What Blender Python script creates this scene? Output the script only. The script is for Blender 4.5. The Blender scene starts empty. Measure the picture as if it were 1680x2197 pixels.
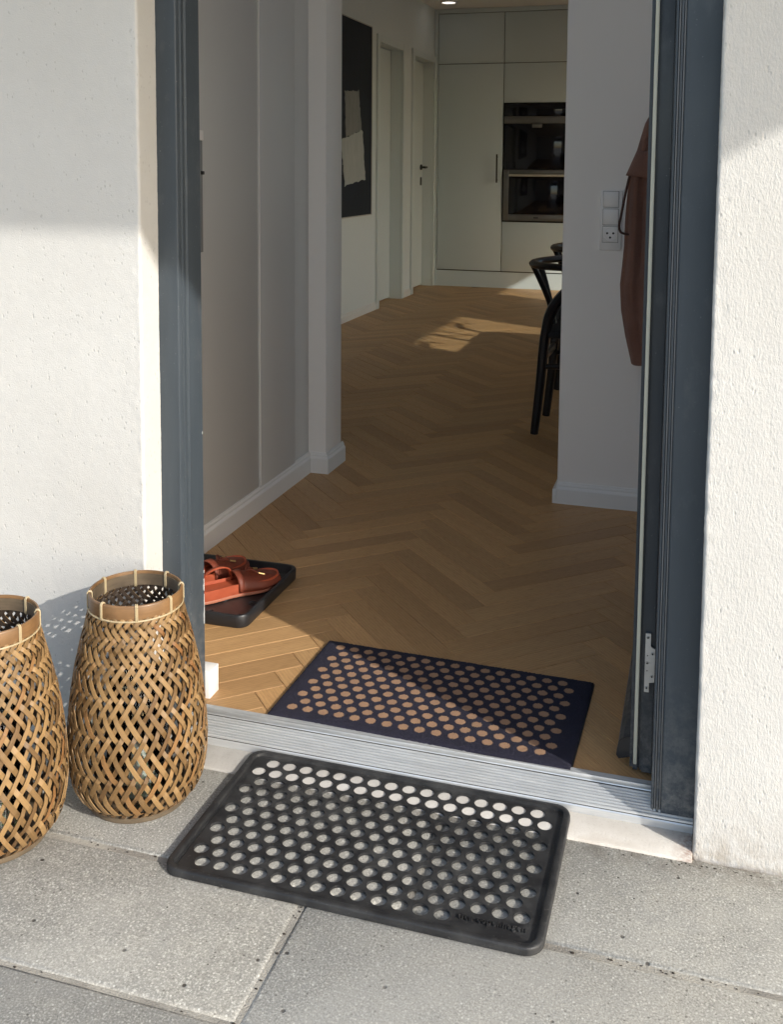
import bpy, bmesh, math, random
from mathutils import Vector, Matrix, noise, Quaternion
R = math.radians
random.seed(7)
S = bpy.context.scene
COL = S.collection

# ------------------------------------------------------------------ camera
CAM_POS = Vector((.4261, -1.6954, 1.1353))
yaw, pit, rol, fpx = .2933, .0941, .0073, 2212.29
rt = Vector((math.cos(yaw), math.sin(yaw), 0)); fh = Vector((-math.sin(yaw), math.cos(yaw), 0)); zz = Vector((0, 0, 1))
fwd = fh * math.cos(pit) - zz * math.sin(pit); up = fh * math.sin(pit) + zz * math.cos(pit)
rt2 = rt * math.cos(rol) + up * math.sin(rol); up2 = -rt * math.sin(rol) + up * math.cos(rol)
cd = bpy.data.cameras.new('camera'); cam = bpy.data.objects.new('camera', cd); COL.objects.link(cam)
cd.sensor_fit = 'HORIZONTAL'; cd.sensor_width = 36; cd.lens = fpx / 1680 * 36
cd.shift_x = -4.386 / 1680; cd.shift_y = -529.35 / 1680
cd.clip_start = .05; cd.clip_end = 400
m = Matrix.Identity(4)
for i in range(3):
    m[i][0] = rt2[i]; m[i][1] = up2[i]; m[i][2] = -fwd[i]; m[i][3] = CAM_POS[i]
cam.matrix_world = m
S.camera = cam

# ------------------------------------------------------------------ world, sun, exposure
SUN_EL = 27.0
SUN_H = Vector((.877, -.480, 0)).normalized()          # horizontal direction towards the sun
w = bpy.data.worlds.new('World'); S.world = w; w.use_nodes = True
nt = w.node_tree; bg = nt.nodes['Background']
sky = nt.nodes.new('ShaderNodeTexSky'); sky.sky_type = 'NISHITA'; sky.sun_disc = False
sky.sun_elevation = R(SUN_EL); sky.sun_rotation = math.atan2(SUN_H.x, SUN_H.y)
sky.air_density = 1.0; sky.dust_density = 1.6; sky.ozone_density = 1.0
nt.links.new(sky.outputs[0], bg.inputs[0]); bg.inputs[1].default_value = .15
sl = bpy.data.lights.new('sun', 'SUN'); sl.energy = 2.25; sl.angle = R(.6); sl.color = (1, .962, .895)
so = bpy.data.objects.new('sun', sl); COL.objects.link(so)
d = -(SUN_H * math.cos(R(SUN_EL)) + zz * math.sin(R(SUN_EL)))
so.rotation_euler = d.to_track_quat('-Z', 'Y').to_euler(); so.location = (4, -3, 4)
S.view_settings.view_transform = 'Standard'; S.view_settings.look = 'None'
S.view_settings.exposure = .95; S.view_settings.gamma = 1
S.render.engine = 'CYCLES'
S.cycles.use_denoising = True
S.cycles.max_bounces = 10; S.cycles.diffuse_bounces = 6; S.cycles.glossy_bounces = 3
S.cycles.use_adaptive_sampling = True; S.cycles.adaptive_threshold = .025; S.cycles.transparent_max_bounces = 16
S.cycles.sample_clamp_indirect = 6
S.cycles.caustics_reflective = False; S.cycles.caustics_refractive = False

# ------------------------------------------------------------------ mesh helpers
class MB:
    def __init__(s): s.v = []; s.f = []; s.uv = []; s.sm = []
    def add(s, vs, fs, uvs=None, smooth=False):
        o = len(s.v); s.v += [tuple(p) for p in vs]
        for i, f in enumerate(fs):
            s.f.append([o + k for k in f]); s.uv.append(uvs[i] if uvs else None); s.sm.append(smooth)
        return s
    def box(s, x0, x1, y0, y1, z0, z1):
        vs = [(x0,y0,z0),(x1,y0,z0),(x1,y1,z0),(x0,y1,z0),(x0,y0,z1),(x1,y0,z1),(x1,y1,z1),(x0,y1,z1)]
        return s.add(vs, [(3,2,1,0),(4,5,6,7),(0,1,5,4),(1,2,6,5),(2,3,7,6),(3,0,4,7)])
    def bbox(s, x0, x1, y0, y1, z0, z1, b=.002, seg=2):
        bm = bmesh.new(); bmesh.ops.create_cube(bm, size=1)
        bmesh.ops.scale(bm, vec=(x1-x0, y1-y0, z1-z0), verts=bm.verts)
        bmesh.ops.translate(bm, vec=((x0+x1)/2, (y0+y1)/2, (z0+z1)/2), verts=bm.verts)
        bmesh.ops.bevel(bm, geom=list(bm.edges), offset=b, segments=seg, affect='EDGES', profile=.5)
        return s.bm(bm)
    def bm(s, bm, smooth=True):
        bm.verts.index_update()
        s.add([v.co[:] for v in bm.verts], [[v.index for v in f.verts] for f in bm.faces], smooth=smooth); bm.free(); return s
    def prism(s, pts, z0, z1, axis='z', smooth=False):
        n = len(pts)
        def P(p, z): return (p[0], p[1], z) if axis == 'z' else ((p[0], z, p[1]) if axis == 'y' else (z, p[0], p[1]))
        vs = [P(p, z0) for p in pts] + [P(p, z1) for p in pts]
        fs = [list(range(n))[::-1], [n+i for i in range(n)]] + [(i, (i+1) % n, n+(i+1) % n, n+i) for i in range(n)]
        return s.add(vs, fs, smooth=smooth)
    def lathe(s, prof, n=48, c=(0,0,0), closed=False, smooth=True, a0=0, a1=2*math.pi):
        k = len(prof); full = abs(a1-a0-2*math.pi) < 1e-6; m_ = n if full else n+1
        vs = []
        for i in range(m_):
            a = a0 + (a1-a0)*i/n
            for r, z in prof: vs.append((c[0]+r*math.cos(a), c[1]+r*math.sin(a), c[2]+z))
        fs = []
        for i in range(n):
            j = (i+1) % m_
            for q in range(k if closed else k-1):
                q2 = (q+1) % k
                fs.append((i*k+q, j*k+q, j*k+q2, i*k+q2))
        return s.add(vs, fs, smooth=smooth)
    def tube(s, pts, rad, n=10, cap=True, flat=1.0, upv=None, closed=False):
        pts = [Vector(p) for p in pts]; L = len(pts)
        if not hasattr(rad, '__len__'): rad = [rad]*L
        vs = []; u_ = None
        for i, p in enumerate(pts):
            if closed: t = pts[(i+1) % L]-pts[i-1]
            else: t = pts[min(i+1, L-1)]-pts[max(i-1, 0)]
            t.normalize()
            if u_ is None:
                u_ = Vector(upv) if upv else (Vector((0,0,1)) if abs(t.z) < .9 else Vector((1,0,0)))
            u_ = (u_ - t*u_.dot(t)).normalized(); b = t.cross(u_)
            for k in range(n):
                a = 2*math.pi*k/n; vs.append(p + (u_*math.cos(a)*flat + b*math.sin(a))*rad[i])
        fs = []
        for i in range(L if closed else L-1):
            j = (i+1) % L
            for k in range(n): fs.append((i*n+k, i*n+(k+1) % n, j*n+(k+1) % n, j*n+k))
        if cap and not closed: fs += [list(range(n))[::-1], [(L-1)*n+k for k in range(n)]]
        return s.add(vs, fs, smooth=True)
    def xf(s, M):
        s.v = [tuple(M @ Vector(p)) for p in s.v]; return s
    def mesh(s, name, mat, sharp=35):
        me = bpy.data.meshes.new(name); me.from_pydata(s.v, [], s.f)
        if any(u is not None for u in s.uv):
            ul = me.uv_layers.new(name='UVMap'); k = 0
            for fi, f in enumerate(s.f):
                for j in range(len(f)):
                    if s.uv[fi]: ul.data[k].uv = s.uv[fi][j]
                    k += 1
        me.polygons.foreach_set('use_smooth', s.sm)
        me.update(); me.validate()
        bm = bmesh.new(); bm.from_mesh(me); bmesh.ops.recalc_face_normals(bm, faces=bm.faces); bm.to_mesh(me); bm.free()
        if any(s.sm): me.set_sharp_from_angle(angle=R(sharp))
        me.materials.append(mat); return me
    def build(s, name, mat, parent=None, sharp=35):
        return link(name, s.mesh(name, mat, sharp), parent)
def link(name, data, parent=None, loc=None, rz=None):
    o = bpy.data.objects.new(name, data); COL.objects.link(o)
    if parent is not None: o.parent = parent
    if loc is not None: o.location = loc
    if rz is not None: o.rotation_euler = (0, 0, rz)
    return o
def tag(o, label, cat, group=None):
    o['label'] = label; o['category'] = cat
    if group: o['group'] = group
    return o
def empty(name, loc=(0,0,0), rz=0):
    o = bpy.data.objects.new(name, None); COL.objects.link(o); o.location = loc; o.rotation_euler = (0,0,rz); o.empty_display_size = .05
    return o
def struct(o): o['kind'] = 'structure'; return o
def stuff(o): o['kind'] = 'stuff'; return o
def copy_tree(o, parent=None):
    c = o.copy(); COL.objects.link(c); c.parent = parent
    for ch in o.children: copy_tree(ch, c)
    return c
def circle(r, n, cx=0, cy=0, a0=0): return [(cx+r*math.cos(a0+2*math.pi*i/n), cy+r*math.sin(a0+2*math.pi*i/n)) for i in range(n)]
def rrect(x0, x1, y0, y1, r, n=6):
    out = []
    for cx, cy, a in ((x1-r, y1-r, 0), (x0+r, y1-r, 90), (x0+r, y0+r, 180), (x1-r, y0+r, 270)):
        for i in range(n+1):
            t = R(a+90*i/n); out.append((cx+r*math.cos(t), cy+r*math.sin(t)))
    return out

# ------------------------------------------------------------------ material helpers
class NT:
    def __init__(s, name):
        s.m = bpy.data.materials.new(name); s.m.use_nodes = True; s.t = s.m.node_tree
        s.b = s.t.nodes['Principled BSDF']
    def n(s, typ, **kw):
        nd = s.t.nodes.new('ShaderNode'+typ)
        for k, v in kw.items():
            if hasattr(nd, k): setattr(nd, k, v)
            else: nd.inputs[k.replace('_', ' ')].default_value = v
        return nd
    def l(s, a, b): s.t.links.new(a, b)
    def coord(s, kind='Object', scale=(1,1,1), src=None):
        tc = s.n('TexCoord'); mp = s.n('Mapping'); s.l(src or tc.outputs[kind], mp.inputs[0]); mp.inputs['Scale'].default_value = scale; return mp.outputs[0]
    def noise(s, vec, scale, detail=3, rough=.5, dist=0):
        nd = s.n('TexNoise'); s.l(vec, nd.inputs['Vector']); nd.inputs['Scale'].default_value = scale
        nd.inputs['Detail'].default_value = detail; nd.inputs['Roughness'].default_value = rough; nd.inputs['Distortion'].default_value = dist; return nd.outputs[0]
    def vor(s, vec, scale, feat='F1', out=0, rnd=1):
        nd = s.n('TexVoronoi'); nd.feature = feat; s.l(vec, nd.inputs['Vector']); nd.inputs['Scale'].default_value = scale; nd.inputs['Randomness'].default_value = rnd; return nd.outputs[out]
    def ramp(s, fac, stops, interp='LINEAR'):
        nd = s.n('ValToRGB'); s.l(fac, nd.inputs[0]); cr = nd.color_ramp; cr.interpolation = interp
        while len(cr.elements) < len(stops): cr.elements.new(.5)
        for e, (p, c) in zip(cr.elements, stops):
            e.position = p; e.color = (c, c, c, 1) if isinstance(c, (int, float)) else (*c, 1)
        return nd.outputs[0]
    def mix(s, fac, a, b, mode='MIX'):
        nd = s.n('Mix'); nd.data_type = 'RGBA'; nd.blend_type = mode
        for sock, v in ((nd.inputs[0], fac), (nd.inputs[6], a), (nd.inputs[7], b)):
            if isinstance(v, bpy.types.NodeSocket): s.l(v, sock)
            elif isinstance(v, (int, float)): sock.default_value = v if sock == nd.inputs[0] else (v, v, v, 1)
            else: sock.default_value = (*v, 1)
        return nd.outputs[2]
    def math(s, op, a, b=None):
        nd = s.n('Math'); nd.operation = op
        for i, v in enumerate((a, b)):
            if v is None: continue
            if isinstance(v, bpy.types.NodeSocket): s.l(v, nd.inputs[i])
            else: nd.inputs[i].default_value = v
        return nd.outputs[0]
    def set(s, **kw):
        for k, v in kw.items():
            sk = s.b.inputs[{'color':'Base Color','rough':'Roughness','metal':'Metallic','spec':'Specular IOR Level','sheen':'Sheen Weight','trans':'Transmission Weight','coat':'Coat Weight','sss':'Subsurface Weight'}[k]]
            if isinstance(v, bpy.types.NodeSocket): s.l(v, sk)
            elif isinstance(v, tuple): sk.default_value = (*v, 1)
            else: sk.default_value = v
        return s
    def bump(s, h, strength=.5, dist=.002, normal=None):
        nd = s.n('Bump'); s.l(h, nd.inputs['Height']); nd.inputs['Strength'].default_value = strength; nd.inputs['Distance'].default_value = dist
        if normal is not None: s.l(normal, nd.inputs['Normal'])
        s.l(nd.outputs[0], s.b.inputs['Normal']); return nd.outputs[0]
    def objrand(s): return s.n('ObjectInfo').outputs['Random']

def plain(name, col, rough=.5, metal=0, var=.06, bump=.1, bscale=60, **kw):
    t = NT(name)
    if var <= .03: t.set(color=col, rough=rough, metal=metal, **kw); return t.m
    v = t.coord()
    n = t.noise(v, bscale*.25, 4); c = t.mix(t.ramp(n, [(.3, 1-var), (.7, 1+var)]), (0,0,0), col, 'MIX') if False else t.mix(1.0, col, t.ramp(n, [(.3, 1-var), (.7, 1.0)]), 'MULTIPLY')
    t.set(color=c, rough=rough, metal=metal, **kw)
    if bump: t.bump(t.noise(v, bscale, 4), bump, .001)
    return t.m

def make_stucco(name, streak):
    t = NT(name); v = t.coord(); v2 = t.coord(scale=(1, 1, .45) if streak else (1, 1, 1))
    big = t.noise(v, 1.6, 3); mid = t.noise(v, 30, 4, .6)
    c = t.mix(t.ramp(big, [(.35, 0.), (.65, 1.)]), (.575, .560, .527), (.625, .614, .585))
    c = t.mix(t.ramp(mid, [(.3, .22), (.6, 0.)]), c, (.54, .525, .495))
    # small pits where the float dragged a grain
    pv = t.vor(t.coord(scale=(1, 1, .6)), 105 if streak else 120); pm = t.math('MULTIPLY', t.ramp(pv, [(.10, 1.), (.26, 0.)]), t.ramp(t.noise(v, 30, 2), [(.49, 0.), (.58, 1.)]))
    c = t.mix(t.math('MULTIPLY', pm, .22 if streak else .36), c, (.33, .31, .28))
    sz_ = t.n('SeparateXYZ'); t.l(v, sz_.inputs[0]); sp_ = t.math('MULTIPLY', t.ramp(sz_.outputs[2], [(.0, .75), (.05, .25), (.16, 0.)]), t.ramp(t.noise(v, 38, 5, .75), [(.38, 0.), (.62, 1.)])); c = t.mix(sp_, c, (.36, .31, .25))
    t.set(color=c, rough=.92, spec=.15)
    g = t.noise(v2, 300 if streak else 380, 3, .65); g2 = t.noise(v2, 130, 2, .6)
    h = t.math('SUBTRACT', t.math('ADD', t.math('MULTIPLY', g, .8), t.math('MULTIPLY', g2, .35)), t.math('MULTIPLY', pm, .35 if streak else .6))
    t.bump(h, .62 if streak else .45, .0030 if streak else .0022)
    return t.m
M = {}
M['stucco_l'] = make_stucco('render_smooth', False)
M['stucco_r'] = make_stucco('render_rough', True)

def make_slab():
    t = NT('concrete_slab'); tc = t.n('TexCoord'); oi = t.n('ObjectInfo')
    ad = t.n('VectorMath'); ad.operation = 'ADD'; t.l(tc.outputs['Object'], ad.inputs[0]); t.l(oi.outputs['Location'], ad.inputs[1]); v = ad.outputs[0]
    big = t.noise(v, 3.2, 4, .6); mid = t.noise(v, 22, 4, .6)
    c = t.mix(t.ramp(big, [(.3, 0.), (.7, 1.)]), (.29, .282, .254), (.385, .370, .326))
    c = t.mix(t.math('MULTIPLY', t.ramp(mid, [(.35, 0.), (.7, 1.)]), .45), c, (.245, .245, .232))
    c = t.mix(1.0, c, t.ramp(t.objrand(), [(0, .9), (1, 1.06)]), 'MULTIPLY')
    # exposed aggregate: pale and dark grains
    g = t.noise(v, 300, 3, .7); c = t.mix(t.ramp(g, [(.53, 0.), (.66, .68)]), c, (.64, .62, .56)); c = t.mix(t.ramp(g, [(.35, .68), (.47, 0.)]), c, (.15, .145, .128))
    vv = t.vor(v, 130); vr = t.vor(v, 130, out=1); sep = t.n('SeparateColor'); t.l(vr, sep.inputs[0])
    spot = t.math('MULTIPLY', t.ramp(vv, [(.16, 1.), (.27, 0.)]), t.ramp(sep.outputs[0], [(.45, 0.), (.50, 1.)]))
    c = t.mix(t.math('MULTIPLY', spot, .85), c, t.ramp(sep.outputs[1], [(0, (.08, .075, .065)), (.22, (.15, .14, .12)), (.24, (.66, .65, .6)), (1, (.52, .50, .44))]))
    pv = t.vor(v, 26); pr = t.vor(v, 26, out=1); sp2 = t.n('SeparateColor'); t.l(pr, sp2.inputs[0])
    pit_ = t.math('MULTIPLY', t.ramp(pv, [(.06, 1.), (.1, 0.)]), t.ramp(sp2.outputs[0], [(.72, 0.), (.75, 1.)]))
    c = t.mix(pit_, c, (.07, .063, .055))
    sy_ = t.n('SeparateXYZ'); t.l(v, sy_.inputs[0]); wd_ = t.math('MULTIPLY', t.ramp(t.math('ADD', sy_.outputs[1], 1.), [(.93, 0.), (.985, .8)]), t.ramp(t.noise(v, 30, 5, .75), [(.42, 0.), (.6, 1.)])); c = t.mix(wd_, c, (.15, .13, .105))
    st = t.noise(v, 1.7, 5, .7, .8); c = t.mix(t.ramp(st, [(.46, 0.), (.62, .4)]), c, (.43, .42, .385)); c = t.mix(t.ramp(st, [(.30, .35), (.44, 0.)]), c, (.17, .165, .148))
    t.set(color=c, rough=.9, spec=.2)
    h = t.math('SUBTRACT', t.math('ADD', t.math('MULTIPLY', g, .7), t.math('MULTIPLY', mid, .3)), t.math('MULTIPLY', pit_, 1.2))
    t.bump(h, .45, .002)
    return t.m
M['slab'] = make_slab()
def make_sand():
    t = NT('joint_sand'); v = t.coord(); n = t.noise(v, 300, 3, .7); n2 = t.noise(v, 9, 3)
    c = t.mix(n, (.24, .22, .185), (.58, .55, .48)); c = t.mix(t.ramp(n2, [(.45, 0.), (.7, .6)]), c, (.09, .08, .07))
    t.set(color=c, rough=.95); t.bump(n, .8, .004); return t.m
M['sand'] = make_sand()
def make_sill():
    t = NT('cast_sill'); v = t.coord(); n = t.noise(v, 14, 4, .6); n2 = t.noise(v, 260, 2)
    c = t.mix(t.ramp(n, [(.35, 0.), (.7, 1.)]), (.53, .50, .455), (.63, .605, .56)); c = t.mix(t.ramp(n2, [(.3, .25), (.45, 0.)]), c, (.38, .35, .3))
    st = t.noise(t.coord(scale=(1, 3, 1)), 5, 3); c = t.mix(t.ramp(st, [(.6, 0.), (.75, .35)]), c, (.42, .36, .29))
    sx = t.n('SeparateXYZ'); t.l(t.coord(), sx.inputs[0]); rs_ = t.math('MULTIPLY', t.ramp(sx.outputs[0], [(.405, 0.), (.445, 1.)]), t.ramp(t.noise(t.coord(), 90, 3, .7), [(.4, 0.), (.6, .8)])); c = t.mix(rs_, c, (.22, .10, .065))
    t.set(color=c, rough=.85); t.bump(n2, .3, .002); return t.m
M['sill'] = make_sill()
def make_frame(name, col, rough=.38):
    t = NT(name); v = t.coord(scale=(1, 1, .12)); n = t.noise(v, 22, 4, .6); n2 = t.noise(t.coord(), 5, 4, .6)
    c = t.mix(t.ramp(n, [(.3, 0.), (.75, 1.)]), col, tuple(x*1.22+.004 for x in col))
    dust = t.noise(t.coord(), 260, 2, .5); c = t.mix(t.ramp(dust, [(.71, 0.), (.78, .4)]), c, (.34, .34, .33))
    sm = t.noise(t.coord(scale=(1,1,.5)), 18, 5, .7); c = t.mix(t.ramp(sm, [(.56, 0.), (.8, .22)]), c, (.22, .22, .215))
    sz_ = t.n('SeparateXYZ'); t.l(t.coord(), sz_.inputs[0]); dz_ = t.math('MULTIPLY', t.ramp(sz_.outputs[2], [(.01, .7), (.10, .3), (.3, 0.)]), t.ramp(t.noise(t.coord(), 55, 5, .75), [(.42, 0.), (.66, 1.)])); c = t.mix(dz_, c, (.27, .26, .245))
    t.set(color=c, rough=t.ramp(n2, [(.3, rough-.06), (.7, rough+.14)]), spec=.45); t.bump(t.noise(t.coord(), 260, 3), .07, .001); return t.m
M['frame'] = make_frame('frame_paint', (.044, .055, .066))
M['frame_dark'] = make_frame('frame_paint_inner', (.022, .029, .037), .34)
M['gasket'] = plain('cream_gasket', (.62, .59, .47), .55, var=.12)
M['bead'] = plain('grey_highlight', (.16, .165, .17), .5, var=.2)
M['chip'] = plain('bare_primer', (.55, .56, .55), .6, var=.2)
M['steel'] = plain('hinge_steel', (.52, .53, .54), .42, metal=.85, var=.2, bump=.1)
M['hole'] = plain('dark_hole', (.008, .008, .009), .6, bump=0)
def make_alu():
    t = NT('anodised_aluminium'); v = t.coord(scale=(.06, 1, 1)); n = t.noise(v, 160, 3, .6); n2 = t.noise(t.coord(scale=(.5, 1, 1)), 14, 5, .65)
    c = t.mix(t.ramp(n, [(.3, 0.), (.7, 1.)]), (.56, .58, .60), (.74, .755, .76)); c = t.mix(t.ramp(n2, [(.5, 0.), (.75, .5)]), c, (.40, .39, .37))
    t.set(color=c, rough=t.ramp(n2, [(.3, .34), (.7, .58)]), metal=.62); t.bump(n, .12, .0006); return t.m
M['alu'] = make_alu()
M['groove'] = plain('groove_shade', (.075, .075, .07), .7, var=.3)
def make_rubber():
    t = NT('black_rubber'); v = t.coord(); n = t.noise(v, 18, 5, .65, .4); n2 = t.noise(v, 190, 3, .6); n3 = t.noise(v, 5, 3)
    c = t.mix(t.math('MULTIPLY', t.ramp(n, [(.42, 0.), (.72, 1.)]), t.ramp(n3, [(.3, .25), (.65, .9)])), (.016, .016, .017), (.056, .056, .055))
    c = t.mix(t.ramp(n2, [(.62, 0.), (.72, .5)]), c, (.11, .108, .10))
    t.set(color=c, rough=t.ramp(n, [(.35, .42), (.7, .68)]), spec=.45); t.bump(n2, .18, .0012); return t.m
M['rubber'] = make_rubber()
M['tray'] = plain('tray_plastic', (.018, .019, .022), .42, var=.2, bump=.12, bscale=150)

def make_mat(px, py, x0a, x0b, ytop, rows):
    # printed dot lattice in mat-local metres, edges broken up by the pile
    t = NT('printed_pile'); tc = t.n('TexCoord'); v = tc.outputs['Object']
    wob = t.n('TexNoise'); t.l(v, wob.inputs['Vector']); wob.inputs['Scale'].default_value = 420; wob.inputs['Detail'].default_value = 1
    sb = t.n('VectorMath'); sb.operation = 'SUBTRACT'; t.l(wob.outputs['Color'], sb.inputs[0]); sb.inputs[1].default_value = (.5, .5, .5)
    scv = t.n('VectorMath'); scv.operation = 'SCALE'; t.l(sb.outputs[0], scv.inputs[0]); scv.inputs['Scale'].default_value = .004
    ad = t.n('VectorMath'); ad.operation = 'ADD'; t.l(v, ad.inputs[0]); t.l(scv.outputs[0], ad.inputs[1])
    sx = t.n('SeparateXYZ'); t.l(ad.outputs[0], sx.inputs[0]); X, Y = sx.outputs[0], sx.outputs[1]
    ri = t.math('ROUND', t.math('DIVIDE', t.math('SUBTRACT', ytop, Y), py)); ri = t.math('MINIMUM', t.math('MAXIMUM', ri, 0.), rows-1.)
    odd = t.math('MODULO', ri, 2.)
    off = t.math('ADD', x0a, t.math('MULTIPLY', odd, x0b-x0a))
    ci = t.math('ROUND', t.math('DIVIDE', t.math('SUBTRACT', X, off), px)); ci = t.math('MINIMUM', t.math('MAXIMUM', ci, 0.), 15.)
    dx = t.math('SUBTRACT', X, t.math('ADD', off, t.math('MULTIPLY', ci, px)))
    dy = t.math('SUBTRACT', Y, t.math('SUBTRACT', ytop, t.math('MULTIPLY', ri, py)))
    dd = t.math('SQRT', t.math('ADD', t.math('MULTIPLY', dx, dx), t.math('MULTIPLY', dy, dy)))
    msk = t.ramp(t.math('MULTIPLY', dd, 50), [(.0090*50, 1.), (.0112*50, 0.)])
    fib = t.noise(v, 520, 3, .8); f2 = t.noise(v, 40, 4, .6)
    navy = t.mix(fib, (.008, .008, .020), (.052, .050, .080)); navy = t.mix(t.ramp(f2, [(.4, 0.), (.75, .45)]), navy, (.018, .016, .024))
    tan = t.mix(fib, (.34, .19, .11), (.60, .38, .235))
    t.set(color=t.mix(msk, navy, tan), rough=.95, spec=.1, sheen=.04); t.bump(fib, 1.0, .004); return t.m

def make_bamboo(name, a, b, dk):
    t = NT(name); tc = t.n('TexCoord'); r = t.objrand(); sx = t.n('SeparateXYZ'); t.l(tc.outputs['UV'], sx.inputs[0])
    cb = t.n('CombineXYZ'); t.l(t.math('ADD', t.math('MULTIPLY', sx.outputs[0], 4.), t.math('MULTIPLY', r, 37.)), cb.inputs[0]); t.l(t.math('MULTIPLY', sx.outputs[1], 260.), cb.inputs[1])
    g = t.noise(cb.outputs[0], 3, 4, .65)
    c = t.mix(g, a, b); c = t.mix(1.0, c, t.ramp(r, [(0, (.46, .40, .35)), (.22, (.72, .68, .60)), (.5, (.98, .95, .88)), (.82, (1.12, 1.10, 1.0)), (1, (.80, .58, .42))]), 'MULTIPLY')
    node = t.noise(t.coord(scale=(1,1,1)), 16, 3, .6); c = t.mix(t.ramp(node, [(.58, 0.), (.78, .6)]), c, dk)
    t.set(color=c, rough=.52, spec=.35); t.bump(g, .25, .0008); return t.m
M['bamboo'] = make_bamboo('bamboo_strip', (.145, .088, .040), (.37, .235, .110), (.070, .043, .025))
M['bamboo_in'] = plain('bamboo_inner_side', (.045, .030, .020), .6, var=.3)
def make_band(name, a, b, s=1):
    t = NT(name); v = t.coord(scale=(1, 1, 14)); g = t.noise(v, 16, 4, .65); n = t.noise(t.coord(), 12, 4, .6)
    c = t.mix(g, a, b); c = t.mix(t.ramp(n, [(.42, 0.), (.72, .7)]), c, tuple(x*.38 for x in a)); t.set(color=c, rough=.45, coat=.15); t.bump(g, .25, .001); return t.m
M['band'] = make_band('bamboo_band', (.125, .064, .027), (.30, .165, .068))
M['base_band'] = make_band('bamboo_base', (.085, .060, .038), (.19, .145, .095))
M['reed'] = plain('binding_reed', (.50, .40, .24), .5, var=.3, bscale=200)
def make_glass():
    t = NT('thin_glass'); tr = t.n('BsdfTransparent'); tr.inputs[0].default_value = (.95, .97, .96, 1); gl = t.n('BsdfGlossy'); gl.inputs['Roughness'].default_value = .02
    fr = t.n('Fresnel'); fr.inputs[0].default_value = 1.5; mx = t.n('MixShader'); t.l(t.math('MULTIPLY', fr.outputs[0], 1.4), mx.inputs[0]); t.l(tr.outputs[0], mx.inputs[1]); t.l(gl.outputs[0], mx.inputs[2])
    out = t.t.nodes['Material Output']; t.l(mx.outputs[0], out.inputs[0]); return t.m
M['glass'] = make_glass()
M['wax'] = plain('candle_wax', (.80, .78, .72), .5, bump=.05, sss=.2)
def make_oak():
    t = NT('oiled_oak'); tc = t.n('TexCoord'); geo = t.n('NewGeometry'); r = t.math('FRACT', t.math('ADD', t.objrand(), geo.outputs['Random Per Island']))
    sx = t.n('SeparateXYZ'); t.l(tc.outputs['UV'], sx.inputs[0])
    cb = t.n('CombineXYZ'); t.l(t.math('ADD', sx.outputs[0], t.math('MULTIPLY', r, 53.)), cb.inputs[0]); t.l(t.math('ADD', t.math('MULTIPLY', sx.outputs[1], 9.), t.math('MULTIPLY', r, 31.)), cb.inputs[1])
    warp = t.noise(cb.outputs[0], 3.2, 3, .6, 1.2); fine = t.noise(cb.outputs[0], 34, 4, .7); 
    wv = t.n('TexWave'); wv.wave_type = 'BANDS'; wv.bands_direction = 'Y'; t.l(cb.outputs[0], wv.inputs['Vector']); wv.inputs['Scale'].default_value = 4.5; wv.inputs['Distortion'].default_value = 5; wv.inputs['Detail'].default_value = 3; wv.inputs['Detail Scale'].default_value = .8
    c = t.mix(warp, (.43, .250, .108), (.60, .375, .178)); c = t.mix(t.math('MULTIPLY', wv.outputs['Fac'], .34), c, (.33, .19, .085))
    c = t.mix(t.ramp(fine, [(.28, .55), (.5, 0.)]), c, (.24, .13, .055))
    c = t.mix(1.0, c, t.ramp(r, [(0, (.84, .81, .78)), (.25, (.95, .94, .92)), (.55, (1.0, .99, .97)), (.8, (1.12, 1.10, 1.07)), (.9, (1.04, 1.0, .95)), (1, (.88, .85, .81))]), 'MULTIPLY')
    t.set(color=c, rough=t.ramp(fine, [(.3, .52), (.7, .40)]), spec=.4); t.bump(fine, .10, .0006); return t.m
M['oak'] = make_oak()
M['wall'] = plain('interior_paint', (.84, .82, .80), .75, var=.03, bump=.12, bscale=160)
M['kwall'] = plain('kitchen_wall_paint', (.70, .75, .76), .75, var=.03, bump=.12, bscale=160)
M['trim'] = plain('trim_gloss', (.76, .755, .74), .42, var=.03, bump=.03)
M['ward'] = plain('wardrobe_lacquer', (.61, .615, .61), .40, var=.02, bump=.02)
M['cab'] = plain('cabinet_lacquer', (.62, .695, .72), .5, var=.02, bump=.02)
M['doorw'] = plain('door_lacquer', (.66, .72, .73), .45, var=.03, bump=.02)
M['gap'] = plain('shadow_gap', (.03, .03, .028), .8, bump=0)
M['black'] = plain('black_metal', (.012, .012, .014), .4, bump=.02)
M['blackglass'] = plain('black_glass', (.004, .004, .008), .06, bump=0)
M['inox'] = plain('brushed_steel', (.23, .22, .205), .38, metal=.8, var=.1, bump=.05)
M['chair'] = plain('black_lacquer', (.006, .006, .010), .32, var=.2, bump=.03)
M['cord'] = plain('black_cord', (.014, .014, .016), .8, bump=.5, bscale=300)
M['plastic'] = plain('white_plastic', (.80, .79, .78), .35, bump=0, var=.02)
def make_coat():
    t = NT('brown_fleece'); v = t.coord(); n = t.noise(v, 300, 3, .7); n2 = t.noise(v, 14, 4)
    c = t.mix(n, (.14, .066, .048), (.29, .160, .122)); c = t.mix(t.ramp(n2, [(.4, 0.), (.7, .4)]), c, (.16, .082, .062)); t.set(color=c, rough=1., sheen=.15, spec=.1); t.bump(n, .8, .003); return t.m
M['coat'] = make_coat()
M['coat_dark'] = plain('brown_strap', (.085, .040, .030), .8, var=.2, bump=.4, bscale=300)
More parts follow.
